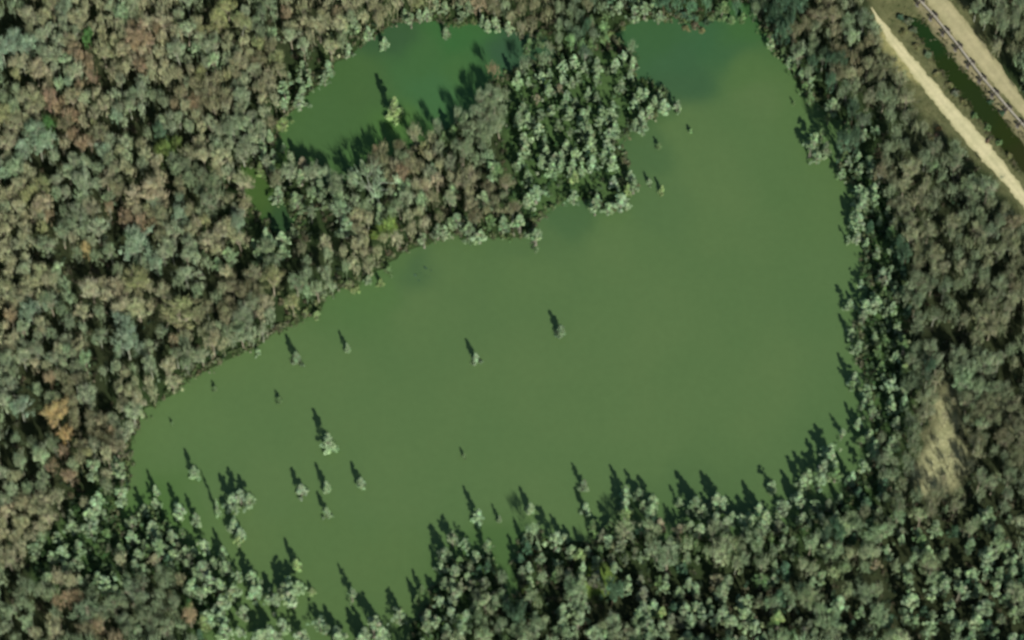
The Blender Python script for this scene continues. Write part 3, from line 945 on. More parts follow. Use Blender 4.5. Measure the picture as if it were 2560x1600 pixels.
put('K', 'cypress', [(440, 160, 82), (430, 222, 98), (390, 292, 90), (478, 342, 88, 's'), (370, 382, 98), (250, 392, 82), (282, 342, 70), (590, 362, 70, 'W'), (670, 292, 70), (530, 42, 52), (660, 100, 62, 's'),
                     (720, 62, 90), (762, 132, 70), (762, 192, 70), (870, 132, 92), (30, 422, 62), (100, 572, 90), (210, 512, 90), (240, 562, 70), (240, 652, 70, 'P'), (330, 562, 70), (510, 512, 52),
                     (370, 662, 62, 'W'), (480, 642, 60), (120, 745, 44), (760, 985, 60, 'N'), (940, 812, 62), (1050, 762, 60, 'p'), (1120, 902, 80), (1040, 892, 60, 'p'), (980, 1012, 70), (990, 1092, 80, 'p'),
                     (1220, 1082, 80), (1252, 1135, 98), (1160, 1182, 70), (1350, 1182, 98), (1000, 1250, 104, 'P'), (1430, 842, 80, 'p'), (1560, 922, 112), (1440, 1062, 90), (1540, 992, 80), (1640, 1052, 80),
                     (1740, 952, 62), (1730, 1032, 70), (1690, 872, 98, 'p'), (1480, 1162, 80, 'p'), (1600, 1152, 80), (1690, 1212, 70, 'p'), (1580, 722, 60, 'p'), (1470, 672, 70, 'p'), (1290, 1292, 80), (1290, 1352, 70),
                     (1340, 1422, 80), (1470, 1392, 90), (1160, 1432, 80), (1440, 1492, 80), (510, 1262, 98), (170, 1272, 62), (70, 1372, 112, 'y'), (20, 1472, 62), (530, 1442, 70, 'p'), (830, 912, 80, 'P'),
                     (640, 480, 70, 'K'), (690, 560, 80, 'K'), (780, 620, 80, 'g'), (820, 420, 70, 'K'), (720, 700, 64, 'K'), (900, 480, 70, 'g'), (600, 800, 60, 'K'), (150, 860, 60, 'g'), (320, 1480, 70, 'p'), (220, 1400, 64, 'g'), (700, 1440, 70, 'g'), (860, 1380, 70, 'K'), (1640, 1380, 80, 'g'), (1600, 1480, 70, 'p'), (1740, 1320, 70, 'p'), (1100, 1320, 60, 'K')])
put('F', 'cypress', [(432, 715, 58, 'l', .6), (882, 482, 52, 'y', .6), (800, 460, 54, 'p', .6), (940, 392, 50, 's', .6), (15, 975, 42, 'P', .6), (1590, 165, 90, 'P', .8), (1660, 60, 70, 's'), (1420, 62, 104, 'p', .8), (640, 105, 116, 'P'),
                     (75, 160, 82, 'P'), (180, 182, 80, 'P'), (190, 282, 70, 'p'), (15, 302, 70, 'p'), (1290, 130, 80, 'p'), (1750, 60, 70, 's'), (870, 42, 70, 'p')])
put('P', 'cypress', [(520, 1540, 34), (560, 1580, 36), (610, 1530, 30), (650, 1590, 36), (705, 1560, 30), (760, 1590, 34), (800, 1560, 28), (850, 1595, 34), (905, 1600, 36), (955, 1580, 34), (1000, 1540, 30), (630, 1440, 34), (585, 1480, 36), (690, 1500, 30),
                     (1340, 590, 36, 'p'), (1300, 560, 34, 'P'), (1260, 560, 30, 'p'), (1170, 575, 32, 'p'), (1110, 580, 30, 'p'), (1060, 600, 28, 'p'), (1020, 470, 32, 'p'), (1080, 430, 30, 'p'), (1130, 480, 30, 'p'), (950, 530, 30, 'p'), (1210, 500, 34, 'p'), (1230, 430, 36, 'P')])
put('K', 'starburst', [(1190, 130, 60, 'T', .9), (1290, 230, 56, 'T', .9), (1250, -60, 60, 'N', .9), (1330, 330, 60, 'T', .9), (1130, 390, 50, 'T', .8), (1240, 380, 50, 'N', .8), (1300, -160, 60, 'T', .9)])
# low growth along the shores
put('F', 'bush', [(700, 530, 80, 'y'), (650, 502, 70, 'l'), (350, 700, 60, 'y'), (1130, 430, 44, 'K', .75), (1200, 380, 46, 'K', .75), (1240, 400, 40, 'K', .75), (1160, 470, 40, 'K', .75), (1090, 470, 36, 'K', .75), (1230, 450, 34, 'K', .75), (1170, 420, 40, 'K', .7), (1250, 360, 36, 'K', .75), (1140, 390, 30, 'K', .75), (1200, 440, 36, 'K', .75), (1060, 440, 30, 'K', .5), (1110, 500, 28, 'K', .5), (1190, 340, 28, 'K', .5), (1280, 420, 28, 'K', .5)])
put('C', 'bush', [(1240, 190, 70, 'V'), (1300, 175, 70, 'B'), (1350, 205, 60, 'V'), (1280, 130, 80, 'K'), (1380, 150, 64, 'K'), (1420, 120, 70, 's'), (1220, 100, 70, 'K'), (690, 240, 60, 'y')])
put('D', 'bush', [(1130, 385, 60, 'p'), (1330, 660, 66, 'G'), (1290, 600, 54, 'V'), (1050, 330, 60, 'V'), (1215, 915, 44, 'O'), (1195, 960, 36, 'R'), (1160, 990, 50, 'V'), (1470, 820, 60, 's'), (1560, 900, 54, 's'), (1390, 720, 50, 'V'),
                  (1200, 520, 54, 'V'), (1640, 1010, 50, 's'), (1660, 800, 46, 'K'), (1580, 720, 44, 'K'), (1710, 1100, 54, 'V'), (1560, 1000, 36, 'R'), (1000, 150, 70, 'g'), (960, 230, 60, 'V'), (1030, 210, 60, 'g'), (940, 120, 60, 'K')])

# --- big or oddly coloured forest crowns seen one by one
put('B', 'starburst', [(820, 1330, 300, 'P', 1.0, 'large bare tree with pale limbs fanning out on the neck of the spit')])
put('B', 'hardwood', [(1490, 1290, 200, 'B'), (1290, 1062, 100, 'G'), (985, 1180, 90, 'N'), (1380, 1180, 110, 'G'), (1650, 1330, 110, 'B'), (1230, 1240, 100, 'G'), (1640, 1120, 100, 'p'), (1180, 1430, 100, 'p'), (1380, 1420, 110, 'G'), (1520, 1460, 90, 'N'), (1720, 1230, 90, 's'),
                      (600, 180, 130, 'T'), (450, 200, 150, 'T'), (650, 50, 120, 'T'), (530, 330, 120, 'T'), (220, 110, 100, 'R'), (850, 60, 110, 'B'), (930, 90, 90, 'B'), (720, 40, 100, 'T'), (250, 260, 110, 'G'), (120, 250, 110, 'p'), (340, 350, 110, 'G'), (150, 420, 120, 'V'), (80, 560, 120, 'T'), (30, 640, 110, 'B'), (60, 800, 100, 'G'), (20, 330, 100, 'V'), (330, 60, 110, 'B'), (1000, 40, 90, 'T'), (110, 40, 110, 'g'), (1760, 60, 90, 'g')])
put('C', 'hardwood', [(60, 80, 90, 'B'), (160, 40, 90, 'B'), (250, 110, 90, 'B'), (140, 180, 90, 'B'), (60, 190, 80, 'T'), (340, 60, 90, 'g'), (430, 90, 90, 'g'), (540, 40, 90, 'B'), (560, 190, 70, 'B'), (400, 200, 84, 'g'), (330, 180, 70, 'g'), (480, 130, 80, 'g'), (420, 300, 80, 's'), (330, 280, 70, 'g'), (580, 260, 80, 'g'), (500, 330, 70, 's'), (650, 200, 60, 's'), (640, 60, 70, 'g'), (1170, 30, 80, 'K'), (1270, 60, 90, 'K'), (1380, 30, 80, 'K'), (1600, 40, 80, 'K'), (1720, 60, 80, 'g'), (1790, 20, 80, 'g')])
put('A', 'evergreen', [(345, 905, 92, 'E', .8, 'small bright green leafy tree amid tan trees left of the dark gap'), (630, 290, 80, 'E', .8, 'bright green leafy tree near the top of the left forest'),
                       (1150, 960, 90, 'K', .9), (1190, 1080, 110, 'L', .7), (1260, 1040, 80, 'L', .6)])
put('E', 'mossy', [(985, 245, 250, 'U', 1.0, 'large blue-green mossy tree with curling limbs in the mid left forest'), (900, 930, 230, 'U'), (215, 690, 160, 'U'), (410, 415, 84, 'P'), (150, 1385, 170, 'U'), (1700, 75, 150, 'U'), (1110, 360, 120, 'U'), (880, 780, 140, 'U'),
                   (250, 980, 140, 'G'), (620, 1300, 170, 'G'), (710, 880, 110, 'G')])
put('E', 'hardwood', [(650, 540, 165, 'N', 1.0, 'broad smooth pinkish brown bare crown in the mid left forest'), (960, 470, 200, 'V'), (1250, 720, 280, 'V', 1.0, 'very broad olive tan bare crown left of the pond'), (400, 1430, 190, 'O', 1.0, 'broad orange-brown crown in the lower left forest'), (615, 250, 90, 'O'), (250, 1075, 80, 'N'), (350, 1170, 90, 'R'), (890, 40, 120, 'R'), (1010, 70, 100, 'R'), (1240, 920, 90, 'R'), (520, 190, 100, 'N'), (580, 700, 120, 'T'), (560, 940, 140, 'T'), (1200, 1100, 130, 'N'), (300, 110, 90, 'V')])
put('F', 'hardwood', [(690, 345, 98, 'N'), (770, 290, 88, 'N'), (860, 285, 78, 'T'), (1000, 180, 92, 'N'), (910, 185, 70, 'T'), (490, 230, 110, 'N'), (500, 440, 118, 'G'), (440, 540, 118, 'G'), (540, 520, 80, 'G'), (360, 560, 80, 'p'), (260, 640, 118, 'V'), (80, 640, 108, 'N'), (100, 735, 90, 'G'), (1100, 122, 90, 'T'), (1200, 82, 98, 'N'), (30, 720, 84, 'N'), (940, 84, 100, 'L'), (330, 260, 90, 'B'), (780, 210, 70, 'T'), (1080, 40, 90, 'T'), (1300, 40, 80, 'B')])
put('G', 'mossy', [(1390, 1180, 200, 'P', 1.0, 'large pale green mossy tree above the straw glade'), (1340, 1020, 120, 'p'), (1480, 1260, 140, 'p'), (1580, 130, 110, 'U'), (1640, 1045, 90, 'p'), (1180, 720, 110, 'g'), (1080, 760, 90, 'g'), (1250, 530, 110, 'K')])
put('G', 'hardwood', [(1200, 1180, 110, 'N'), (1480, 900, 120, 'T'), (1000, 60, 120, 'T'), (1140, 120, 130, 'B'), (1370, 395, 100, 'N'), (1250, 400, 90, 'N'), (1750, 1065, 70, 'N')])
put('D', 'mossy', [(560, 170, 130, 'p'), (680, 130, 130, 'U'), (760, 200, 90, 'P'), (600, 260, 110, 'p'), (1120, 1120, 120, 'p'), (1550, 120, 100, 'p'), (1480, 60, 90, 'p')])
put('D', 'hardwood', [(720, 700, 100, 'T'), (1000, 1210, 170, 'T'), (1180, 1180, 100, 'p'), (1620, 330, 90, 'N'), (1750, 370, 100, 'B')])
put('H', 'mossy', [(300, 220, 150, 'p'), (150, 260, 130, 'p'), (300, 370, 110, 'p'), (80, 460, 110, 'p'), (200, 440, 100, 'p'), (190, 1400, 100, 'P'), (60, 1320, 110, 'p')])
put('H', 'hardwood', [(60, 930, 190, 'T', 1.0, 'broad tan bare crown at the left edge of the lower left forest'), (330, 630, 160, 'T'), (150, 690, 140, 'T'), (400, 510, 110, 'T'), (470, 60, 110, 'O'), (390, 1440, 170, 'T'), (240, 1480, 100, 'T'), (860, 950, 90, 'N'), (40, 620, 110, 'N'), (450, 180, 80, 'R')])
put('K', 'hardwood', [(750, 890, 100, 'N'), (1780, 690, 90, 'N'), (560, 1160, 90, 'T'), (580, 910, 90, 'R'), (540, 1010, 104, 'V'), (460, 1050, 80, 'V'), (250, 990, 90, 'N'), (310, 1020, 90, 'T'), (780, 1170, 80, 'B'), (1150, 600, 110, 'B'), (1080, 640, 110, 'B'), (950, 420, 90, 'B'), (1500, 500, 90, 'g'), (1660, 580, 90, 'g')])

# --- the rest of the forest: kind of crown by place, read off the photograph (D = dark gap)
ANCH = {
    'A': [(100, 100, 'D'), (120, 60, 'g'), (250, 80, 'T'), (420, 150, 'G'), (680, 60, 'T'), (900, 100, 'G'), (1100, 60, 'T'), (1300, 150, 'G'), (1450, 80, 'D'), (1600, 180, 'V'), (1720, 100, 'G'), (1795, 60, 'D'),
          (25, 215, 'D'), (50, 330, 'U'), (350, 400, 'G'), (600, 520, 'R'), (700, 520, 'D'), (880, 430, 'R'), (1050, 270, 'R'), (1200, 230, 'N'), (1530, 400, 'G'), (150, 450, 'T'), (380, 700, 'R'), (480, 860, 'R'),
          (250, 750, 'T'), (620, 700, 'T'), (1000, 600, 'G'), (1060, 830, 'D'), (960, 860, 'D'), (900, 930, 'D'), (1130, 760, 'D'), (1320, 560, 'B'), (1320, 720, 'R'), (1240, 640, 'D'), (1500, 540, 'V'), (1600, 640, 'B'), (1500, 760, 'B'),
          (1700, 650, 'G'), (1250, 880, 'G'), (1310, 940, 'G'), (850, 830, 'G'), (700, 850, 'T'), (600, 960, 'R'), (740, 980, 'D'), (200, 980, 'U'), (100, 900, 'T'), (1450, 930, 'T'), (1600, 950, 'G'), (1500, 1150, 'T'),
          (1700, 1150, 'G'), (700, 1060, 'R'), (780, 1080, 'G'), (680, 1160, 'D'), (950, 1250, 'D'), (880, 1180, 'T'), (1070, 1340, 'N'), (1400, 1300, 'g'), (1300, 1400, 'B'), (1700, 1350, 'B'), (100, 1300, 'T'),
          (200, 1400, 'V'), (450, 1300, 'G'), (350, 1430, 'D'), (390, 1220, 'D'), (560, 1180, 'G'), (600, 1400, 'G'), (270, 1480, 'R'), (880, 1450, 'R'), (1250, 1470, 'U'), (50, 1200, 'G'), (1700, 300, 'T'), (1300, 350, 'G'), (750, 250, 'T'), (300, 570, 'N'), (480, 560, 'G'), (900, 700, 'G'), (1150, 500, 'T'), (1790, 480, 'T'), (1780, 850, 'G'), (30, 680, 'g'), (20, 560, 'D')],
    'E': [(100, 80, 'T'), (100, 200, 'T'), (230, 20, 'R'), (420, 80, 'g'), (720, 70, 'D'), (640, 100, 'G'), (1100, 130, 'B'), (740, 200, 'D'), (800, 330, 'D'), (450, 290, 'D'), (380, 310, 'D'), (1280, 250, 'G'), (1440, 130, 'T'),
          (1550, 230, 'T'), (1700, 250, 'T'), (1240, 400, 'D'), (1400, 400, 'G'), (1720, 390, 'D'), (1460, 540, 'D'), (1000, 600, 'T'), (500, 550, 'D'), (280, 480, 'T'), (350, 720, 'D'), (250, 770, 'G'), (50, 850, 'T'), (350, 840, 'D'),
          (1000, 1000, 'G'), (1110, 950, 'D'), (1150, 900, 'D'), (1060, 780, 'D'), (1350, 820, 'T'), (1600, 700, 'B'), (1700, 600, 'B'), (1650, 850, 'G'), (1550, 950, 'T'), (1400, 1050, 'G'), (760, 1050, 'D'), (800, 1120, 'D'), (380, 1100, 'T'),
          (200, 1200, 'D'), (100, 1100, 'G'), (40, 1480, 'D'), (740, 1230, 'D'), (900, 1250, 'T'), (950, 1310, 'T'), (760, 1400, 'D'), (900, 1450, 'G'), (1000, 1300, 'G'), (1600, 420, 'T'), (1350, 300, 'G'), (30, 330, 'T'), (120, 540, 'T'), (60, 680, 'B'), (480, 700, 'g'), (450, 1000, 'G'), (30, 1250, 'G'), (480, 1220, 'B'), (1080, 1180, 'T'), (830, 620, 'N'), (740, 720, 'D')],
    'H': [(20, 40, 'D'), (180, 30, 'D'), (600, 60, 'B'), (720, 70, 'B'), (560, 180, 'B'), (650, 170, 'T'), (440, 330, 'R'), (430, 420, 'D'), (560, 330, 'D'), (560, 500, 'D'), (780, 700, 'D'), (60, 1160, 'D'), (200, 1180, 'D'), (300, 1290, 'D'), (560, 1330, 'D'), (640, 1290, 'g'), (560, 1460, 'D'), (720, 1400, 'B'), (850, 1320, 'g'), (950, 1180, 'g'), (1100, 1130, 'g'), (880, 1110, 'D'), (1100, 1280, 'g'), (1280, 1240, 'B'), (1250, 1420, 'g'), (1080, 1400, 'g'), (1330, 1340, 'B'), (700, 940, 'D'), (430, 1170, 'g'), (480, 1220, 'R'), (130, 560, 'T'), (40, 760, 'T'), (300, 980, 'D')],
    'B': [(60, 130, 'g'), (300, 130, 'T'), (830, 130, 'B'), (1780, 60, 'B'), (1700, 1330, 'B'), (1050, 1200, 'B'), (620, 1420, 'G'), (880, 1460, 'g'), (1180, 1180, 'T'), (1280, 1330, 'T'), (1600, 1180, 'D'), (1500, 1100, 'g'), (40, 760, 'T'), (20, 60, 'g'), (420, 420, 'D'), (820, 30, 'T'), (1130, 20, 'T'), (20, 460, 'B')],
    'F': [(100, 60, 'D'), (340, 100, 'D'), (400, 250, 'D'), (600, 230, 'D'), (600, 440, 'D'), (420, 400, 'D'), (230, 400, 'D'), (180, 560, 'D'), (60, 450, 'T'), (1050, 200, 'D'), (720, 260, 'T'), (120, 420, 'g'), (300, 470, 'g'), (850, 130, 'L'), (760, 90, 'T'), (500, 90, 'D')],
    'D': [(150, 60, 'K'), (250, 150, 'B'), (380, 120, 'B'), (460, 300, 'B'), (600, 400, 'B'), (700, 470, 'B'), (560, 550, 'B'), (830, 650, 'g'), (600, 700, 'g'), (900, 850, 'g'), (750, 850, 'D'), (820, 970, 'D'), (1000, 1010, 'D'), (900, 1100, 'D'), (900, 1300, 'B'), (1300, 1110, 'g'), (1400, 1220, 'D'), (1280, 1300, 'D'), (1350, 1420, 'D'),
          (1050, 1400, 'T'), (1500, 1400, 'g'), (1650, 1460, 'B'), (1600, 1330, 'D'), (900, 1450, 'B'), (1600, 150, 'g'), (1700, 250, 'B'), (1750, 100, 'g'), (1700, 480, 'D'), (1760, 570, 'D'), (60, 180, 'K'), (300, 330, 'g'), (250, 420, 'g'), (420, 480, 'K'), (450, 640, 'K'), (640, 830, 'K'), (760, 560, 'B'), (900, 560, 'B'), (980, 750, 'B'), (880, 780, 'g'), (820, 60, 'B'), (720, 20, 'B'), (1080, 900, 'T'), (680, 320, 'B'), (760, 380, 'B'), (1790, 260, 'B'), (1800, 680, 'D'), (850, 1180, 'B')],
    'G': [(1250, 40, 'D'), (1250, 210, 'D'), (1350, 100, 'B'), (1700, 180, 'T'), (1660, 60, 'G'), (1760, 80, 'B'), (1450, 200, 'T'), (1400, 300, 'g'), (1510, 310, 'T'), (1080, 400, 'B'), (1080, 520, 'g'), (1450, 460, 'g'), (1620, 400, 'D'), (1760, 400, 'B'), (1700, 520, 'B'), (1350, 620, 'D'), (1550, 610, 'B'), (1650, 690, 'B'), (1760, 700, 'B'), (1480, 760, 'T'), (1600, 760, 'T'), (1700, 810, 'T'),
          (1250, 840, 'D'), (1200, 910, 'D'), (1330, 860, 'D'), (1050, 820, 'g'), (1000, 900, 'D'), (1100, 1050, 'g'), (1650, 930, 'D'), (1550, 1010, 'G'), (1100, 1240, 'D'), (1150, 1360, 'B'), (1560, 1380, 'B'), (1700, 1190, 'D'), (1760, 1310, 'D'), (1700, 1420, 'B'), (1650, 1260, 'g'), (950, 330, 'K'), (1010, 480, 'K'), (1180, 310, 'B'), (940, 780, 'K'), (1180, 620, 'g'), (1050, 640, 'g'), (1070, 1150, 'K'), (1010, 1240, 'K'), (1640, 540, 'g'), (1000, 190, 'B')],
    'K': [(1000, 60, 'g'), (980, 230, 'g'), (1000, 330, 'D'), (880, 330, 'g'), (760, 430, 'D'), (720, 520, 'D'), (860, 560, 'g'), (1200, 510, 'B'), (1280, 560, 'B'), (1330, 680, 'D'), (1200, 700, 'B'), (1050, 560, 'D'), (1430, 90, 'B'), (1550, 100, 'g'), (1700, 60, 'B'), (1750, 200, 'B'), (1500, 270, 'N'), (1620, 300, 'g'), (1450, 340, 'D'), (1600, 430, 'g'), (1770, 480, 'D'), (1780, 580, 'D'), (1380, 450, 'D'), (1480, 580, 'D'),
          (1650, 690, 'D'), (1780, 830, 'D'), (1250, 820, 'D'), (1210, 980, 'D'), (1310, 900, 'B'), (700, 1100, 'D'), (870, 1070, 'D'), (680, 1200, 'D'), (820, 1260, 'D'), (420, 900, 'D'), (400, 1130, 'D'), (380, 1300, 'g'), (250, 1130, 'g'), (130, 1100, 'g'), (40, 950, 'B'), (40, 1120, 'D'), (640, 1330, 'D'), (900, 1480, 'g'), (1050, 1480, 'D'), (1400, 1260, 'D'), (1550, 1270, 'D'), (1700, 1440, 'D'), (1780, 1200, 'g'), (60, 800, 'g'), (300, 820, 'g'), (620, 720, 'g'), (480, 760, 'K'), (550, 700, 'K'), (1380, 780, 'D'), (1790, 960, 'g'), (1790, 1100, 'p')],
    'J': [(260, 1000, 'D'), (320, 1100, 'B'), (250, 1200, 'D'), (200, 1300, 'B'), (300, 1330, 'B'), (330, 1440, 'D'), (150, 1450, 'D'), (60, 1330, 'K'), (600, 1100, 'D'), (560, 1200, 'D'), (450, 1200, 'g'), (430, 1330, 'g'), (600, 1330, 'D'), (700, 1400, 'B'), (790, 1270, 'D'), (760, 1450, 'g'), (900, 960, 'B'), (1000, 880, 'B'), (1000, 1000, 'D'), (1130, 900, 'g'), (1230, 880, 'B'), (1350, 900, 'B'), (1450, 850, 'B'), (1550, 900, 'B'), (1380, 1000, 'D'), (1500, 1020, 'B'), (1650, 950, 'g'), (1750, 1020, 'N'), (1600, 1120, 'D'), (1720, 1130, 'g'), (1000, 1150, 'g'), (930, 1200, 'K'), (1180, 1200, 'K'), (1120, 1050, 'K'), (1750, 850, 's'), (1700, 760, 's'), (1800, 780, 'g'), (740, 1060, 'D'), (680, 1060, 's'), (1130, 1440, 'K'), (40, 1200, 's'), (700, 1180, 'K')],
    'I': [(1600, 1380, 'D'), (1640, 1300, 'B'), (1700, 1380, 'B'), (1720, 1200, 'g'), (1780, 1300, 'K'), (1600, 1470, 'B'), (1720, 1480, 'g'), (1790, 1450, 'g')],
    'C': [(250, 30, 'B'), (20, 20, 'B'), (1150, 90, 'K'), (1500, 20, 'g'), (1660, 30, 'K'), (480, 220, 'K'), (300, 330, 'D'), (700, 330, 'D')],
}
AP = np.array([tile(t, x, y) for t, L in ANCH.items() for x, y, c in L])
AC = [c for t, L in ANCH.items() for x, y, c in L]

cand = []
hand = np.array([(x, y, r_) for x, y, r_ in taken])
DENSE = {'T': 1, 'N': 1, 'V': 1, 'R': 1, 'B': 1, 'G': 1, 'g': 1, 'U': 1, 'K': .8, 's': .8, 'p': 1, 'L': .8}


def forest_spots():
    r = np.random.default_rng(5)
    cell = {}
    out = []
    hx, hy, hr = hand[:, 0], hand[:, 1], hand[:, 2]
    tries = np.stack([r.uniform(-170, 2730, 26000), r.uniform(-150, 1760, 26000)], 1)
    G0 = np.array([at(x, y, 10.0)[:2] for x, y in tries])
    wdist = water_dist(G0)
    vdist = sdist(G0, VERGE)
    gdist = sdist(G0, GLADE)
    in_grove = np.zeros(len(tries), bool)
    for open_ in (GLADE, VERGE, SLIVER):
        in_grove |= inside(tries, np.array([to_px((q[0], q[1], 0.3)) for q in open_]))
    for t_, L_ in (('K', [(880, 780), (1300, 700), (1900, 560), (1900, 1600), (880, 1600)]), ('J', [(780, 1180), (1150, 1080), (1900, 1180), (1900, 1600), (780, 1600)])):
        in_grove |= inside(tries, np.array([tile(t_, x_, y_) for x_, y_ in L_])) & (r.uniform(size=len(tries)) < .82)
    for gv in GROVES:
        in_grove |= inside(tries, gv)
    stands = np.zeros(len(tries), bool)
    for gv in GROVES[1:]:
        stands |= inside(tries, gv)
    stands |= inside(tries, np.array([(1010, 1600), (1050, 1500), (1250, 1340), (1600, 1330), (1800, 1290), (2100, 1200), (2230, 1250), (2400, 1260), (2720, 1210), (2720, 1800), (1010, 1800)])) & (r.uniform(size=len(tries)) < .75)
    stands |= inside(tries, np.array([tile('E', x_, y_) for x_, y_ in ((1180, -150), (1816, -250), (2300, 0), (1900, 300), (1500, 560), (1250, 400))])) & (r.uniform(size=len(tries)) < .5)
    in_grove &= ~stands
    for (x, y), wd_, vd, gd, ig, i_stand in zip(tries, wdist, vdist, gdist, in_grove, stands):
        if ig or wd_ < (-4 if i_stand else 0.6) or vd < 1.2 or gd < 2.0:
            continue
        d = np.hypot(AP[:, 0] - x - r.normal(0, 7), AP[:, 1] - y - r.normal(0, 7))
        c = AC[int(np.argmin(d))]
        inside_ = 0 <= x < 2560 and 0 <= y < 1600
        if not inside_ and c == 'D':
            c = 'g'
        w = float(np.clip(r.lognormal(3.62, 0.30), 22, 80))
        stand = i_stand
        if stand:
            w = float(np.clip(r.lognormal(3.36, 0.34), 16, 56))
            if c == 'D' and r.uniform() < .7:
                continue
            c = 'c' + 'PppppsGgK'[r.integers(9)]
            if r.uniform() < (.62 if wd_ > 9 else .82) or wd_ < .5:
                continue
            if r.uniform() < .22:
                c = 'GgTNBp'[r.integers(6)]
                w *= 1.35
        if c == 'D' and not stand:
            if r.uniform() > 0.10 or d.min() < 14:
                continue
            c, w = 'g', min(w, 34)
        if np.any((hx - x) ** 2 + (hy - y) ** 2 < ((hr + w / 2) * (.6 if i_stand else 0.72)) ** 2):
            continue
        k0, k1 = int(x // 90), int(y // 90)
        ok = True
        for i in (-1, 0, 1):
            for j in (-1, 0, 1):
                for (a, b, w2) in cell.get((k0 + i, k1 + j), ()):
                    if (a - x) ** 2 + (b - y) ** 2 < ((w + w2) / 2 * 0.60) ** 2:
                        ok = False
                        break
        if ok:
            cell.setdefault((k0, k1), []).append((x, y, w))
            out.append((x, y, w, c, inside_))
    return out


outside = []
for x, y, w, c, ins in forest_spots():
    u = random.random()
    if len(c) == 2:
        kind, c = 'cypress', c[1]
    elif c in 'GUp':
        kind = 'mossy' if u < .55 else 'hardwood'
    elif c in 'Ks':
        kind = 'evergreen' if u < .55 else 'mossy'
    elif c == 'L':
        kind = 'bush'
    else:
        kind = 'hardwood' if u < .9 else 'mossy'
    if c == 'R' and random.random() < .45:
        c = random.choice('TNB')
    if kind != 'cypress' and c in 'TGB' and random.random() < .22:
        c = random.choice({'T': 'NVGB', 'G': 'pTgU', 'B': 'TgR'}[c])
    n0 = len(trees)
    plan(kind, x, y, w, c, random.uniform(.86, 1.12))
    if not ins:
        outside.append(trees.pop())

for L in (trees, outside):
    for t, h_ in zip(L, ground_h(np.array([t['loc'][:2] for t in L]))):
        t['loc'] = (t['loc'][0], t['loc'][1], float(h_))

